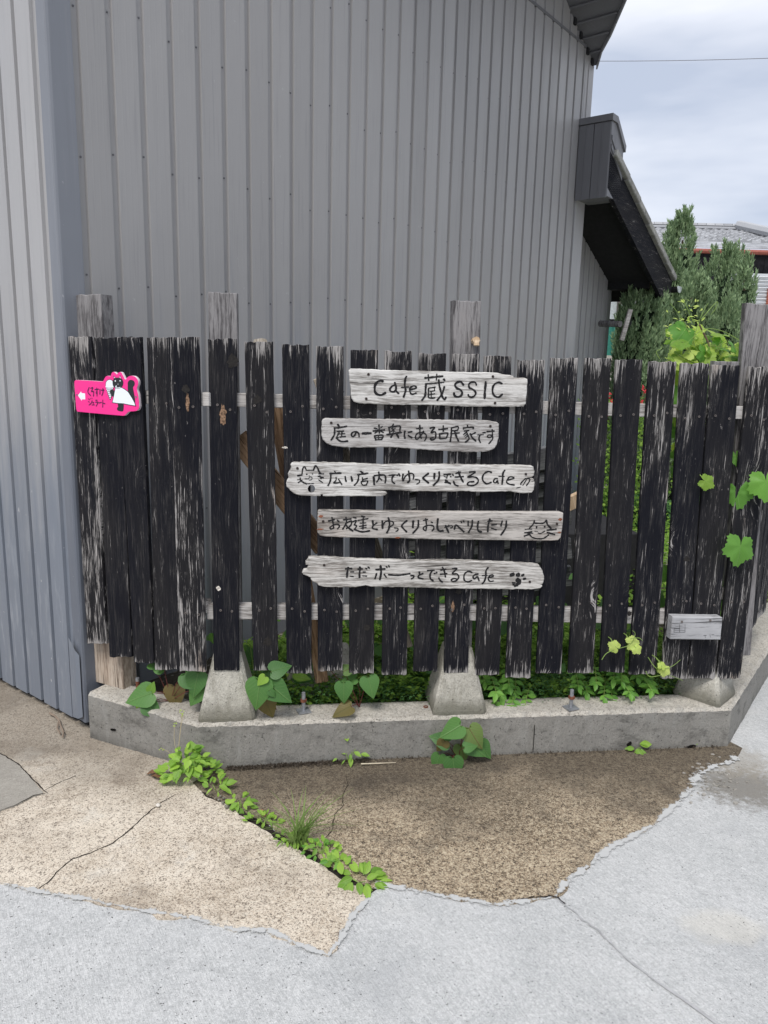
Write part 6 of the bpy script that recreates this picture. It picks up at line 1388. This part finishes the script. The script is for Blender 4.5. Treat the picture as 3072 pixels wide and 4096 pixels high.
carpet('fern_weeds', 'fine ferny dark green weeds spilling onto the kerb between the footings', 'ground cover', f2, 24000, M['cover_dark'], .006, .016, 2, asp=.22)
def f3(r):
    a = r.uniform(.9, 3.4); d = .6 + r.random() * 2.2; h = (.20 + .25 * noise.noise(Vector((a * 2, d * 2, 5)))); p = KI.w(a, .09 + r.random() * max(.03, h), -d); return p if inside(p) else None
carpet('ground_cover', 'light green weeds covering the garden further behind the fence', 'ground cover', f3, 15000, M['cover'], .02, .05, 3)
def f4(r):
    a = r.uniform(2.0, 7); d = 3 + r.random() * 5; k = noise.noise(Vector((a * 1.1, d * 1.1, 7))); 
    if k < .05: return None
    p = KI.w(a, .09 + r.random() * .45 * k * 2, -d); return p if inside(p) else None
carpet('ground_cover', 'scattered low shrubs along the pale garden path', 'ground cover', f4, 22000, M['cover'], .03, .07, 4)
# oval-leaved shoots leaning over the kerb
def shoots(cr, L_, label, name='oval_leaf_shrub'):
    c0 = L_[0]; pl = KI.shift(.05); b = pl.w(*pl.at(*cr(c0)), 0); b.z = CT; t = empty(name, b, label, 'shrub', 'oval-leaved shoots leaning over the kerb'); rnd = random.Random(int(c0[0]))
    for (x, y) in L_:
        tip = pl.w(*pl.at(*cr((x, y))), rnd.uniform(-.02, .05)); st = tip + Vector((rnd.uniform(-.05, .05), .10, .04)); m = MB(); m.tube([st, tip.lerp(st, .5) + Vector((0, 0, .01)), tip], .0012, 4); m.build('stem', M['stem_green'], t)
        for k in range(4):
            f = .2 + k * .24; p = st.lerp(tip, f)
            for sg in (-1, 1): inst('leaf', LM['rose'], t, leaf_M(p, rnd.uniform(.026, .040), 180 + sg * rnd.uniform(50, 80), rnd.uniform(35, 65), rnd.uniform(-20, 20)))
        inst('leaf', LM['rose'], t, leaf_M(tip, rnd.uniform(.032, .045), 180 + rnd.uniform(-25, 25), rnd.uniform(25, 55), 0))
shoots(Z5, [(1500, 800), (1400, 720), (1455, 760), (1550, 850), (1600, 790), (1640, 850), (1560, 740), (1460, 840)], 'oval-leaved shoots on the kerb just right of the middle footing')
shoots(Z6, [(470, 790), (400, 740), (560, 800), (620, 830), (520, 720)], 'oval-leaved shoots on the kerb just right of the rightmost anchor bolt')
shoots(Z6, [(720, 760), (680, 700), (760, 790), (860, 740), (800, 690), (900, 760), (640, 690)], 'oval-leaved shoots leaning over the kerb left of the cornerwise footing')
# broad leaves in the gaps between pickets
t = empty('garden_bush', KI.w(.6, .09, -.2), 'broad-leaved green bush seen through the gaps low behind the fence', 'bush')
rnd = random.Random(21)
for i in range(150):
    a = rnd.uniform(.0, 1.95); d = rnd.uniform(.05, .5); z = rnd.uniform(.16, .52) if a > .5 else rnd.uniform(.15, .42); p = KI.w(a, z, -d)
    if inside(p): inst('leaf', LM[rnd.choice(['heart', 'oval', 'rose', 'heart'])], t, leaf_M(p, rnd.uniform(.035, .075), rnd.uniform(-180, 180), rnd.uniform(10, 70), rnd.uniform(-40, 40)))
m = MB()
for i in range(30):
    a = rnd.uniform(.05, 1.9); p = KI.w(a, .09, -rnd.uniform(.08, .4))
    if inside(p): m.tube([p, p + Vector((rnd.uniform(-.05, .05), 0, rnd.uniform(.15, .40)))], .002, 4)
o = m.build('stems', M['stem_green'], t); o['kind'] = 'stuff'
# pile of dark old boards behind the middle of the fence
t = empty('lumber_pile', on(FF.shift(-.9), 1050, 1200), 'heap of dark weathered boards leaning behind the middle of the fence', 'lumber')
rnd = random.Random(6)
for i in range(9):
    pl = FF.shift(-.62 - i * .03); y = 985 + i * 34; a0, z0 = F_(pl, 860 + (i % 3) * 22, y + 60 - i * 3); a1, z1 = F_(pl, 1235 - (i % 2) * 30, y - 8 + rnd.uniform(-8, 8))
    L = math.hypot(a1 - a0, z1 - z0); m = MB(); m.box(0, L, 0, .022, -.052, .052, bev=.003)
    m.build('plank', M['lumber'], t, pl.M(a0, z0, 0) @ Matrix.Rotation(-math.atan2(z1 - z0, a1 - a0), 4, 'Y') @ Matrix.Rotation(R(rnd.uniform(-16, 16)), 4, 'X'))
    if i in (1, 2):
        m = MB(); m.box(.0, L, -.002, .02, .053, .058); m.build('edge_strip', M['louvre'], t, pl.M(a0, z0, 0) @ Matrix.Rotation(-math.atan2(z1 - z0, a1 - a0), 4, 'Y'))
m = MB(); m.box(0, 1.1, 0, .9, 0, .50); m.build('crate', M['dark'], t, FF.M(1.05, .09, -1.1))
# red flowers and low hedge
for x, y, D, sd, lab in [(1325, 865, 6.5, 1, 'red flowering plant beyond the fence, left of the two'), (1390, 860, 6.2, 2, 'red flowering plant beyond the fence, right of the two')]:
    c = sp3(x, y, D); t = empty('flowering_plant', (c.x, c.y, .09), lab, 'flower', 'red flowering plants in the garden'); rnd = random.Random(sd)
    m = MB()
    for i in range(900):
        a = rnd.random() * 6.283; q = rnd.random() * .28; p = Vector((c.x + math.cos(a) * q, c.y + math.sin(a) * q, .1 + rnd.random() * (c.z - .1))); l = .035; d = Vector((rnd.uniform(-1, 1), rnd.uniform(-1, 1), .4)).normalized(); s_ = d.orthogonal().normalized() * l * .35; m.face([p, p + d * l * .5 + s_, p + d * l, p + d * l * .5 - s_])
    m.build('foliage', M['cover'], t)
    m = MB()
    for i in range(70):
        a = rnd.random() * 6.283; q = rnd.random() * .26; p = Vector((c.x + math.cos(a) * q, c.y + math.sin(a) * q, c.z - .12 + rnd.random() * .2)); l = .035; d = Vector((rnd.uniform(-1, 1), rnd.uniform(-1, .2), rnd.uniform(-.2, .6))).normalized(); s_ = d.orthogonal().normalized() * l * .4; m.face([p, p + d * l * .5 + s_, p + d * l, p + d * l * .5 - s_])
    o = m.build('petals', plain('red_petals', (.55, .04, .05), .6), t); o['kind'] = 'stuff'
def hedge(x0, x1, y, D, hgt, n, mat, name, label, sd, cat='hedge'):
    rnd = random.Random(sd); a = sp3(x0, y, D); b = sp3(x1, y, D); m = MB()
    for i in range(n):
        p = a.lerp(b, rnd.random()); k = .7 + .5 * noise.noise(p * 3); p = Vector((p.x + rnd.uniform(-.1, .1), p.y + rnd.uniform(-.3, .3), .09 + rnd.random() * hgt * k)); l = rnd.uniform(.025, .055); d = Vector((rnd.uniform(-1, 1), rnd.uniform(-1, 1), rnd.uniform(0, 1))).normalized(); s_ = d.orthogonal().normalized() * l * .35; m.face([p, p + d * l * .5 + s_, p + d * l, p + d * l * .5 - s_])
    tag(m.build(name, mat), label, cat)
hedge(1318, 1352, 800, 9.6, 1.45, 6000, stuff_leaf('dry_brown_foliage', (.16, .10, .06), (.34, .24, .16)), 'dry_hedge', 'dry brown hedge between the building and the dark conifer', 41)
hedge(1300, 1680, 900, 6.9, .40, 12000, M['cover_dark'], 'dark_hedge', 'dark green hedge under the conifers', 42)
# stones and planters glimpsed through the right-hand gaps
for i, (x, y, D, s_, mt, lab) in enumerate([(1325, 1225, 3.4, .06, 'footing', 'grey stone behind the fence between the seventeenth and eighteenth pickets'), (1400, 1170, 3.9, .09, 'footing', 'broad flat stone behind the fence at mid height on the right'), (1316, 1130, 3.6, .05, 'newwood', 'orange tan stone behind the fence')]):
    p = sp3(x, y, D); bm = bmesh.new(); bmesh.ops.create_icosphere(bm, subdivisions=3, radius=s_)
    for v in bm.verts: v.co *= 1 + .35 * noise.noise(v.co * 18 + Vector((i * 4, 0, 0))); v.co.z *= .8
    me = bpy.data.meshes.new('garden_stone'); bm.to_mesh(me); bm.free(); me.materials.append(M[mt]); zq = max(.12, p.z)
    tag(inst('garden_stone', me, None, Matrix.Translation((p.x, p.y, .09 + s_ * .5))), lab, 'stone')
#%%
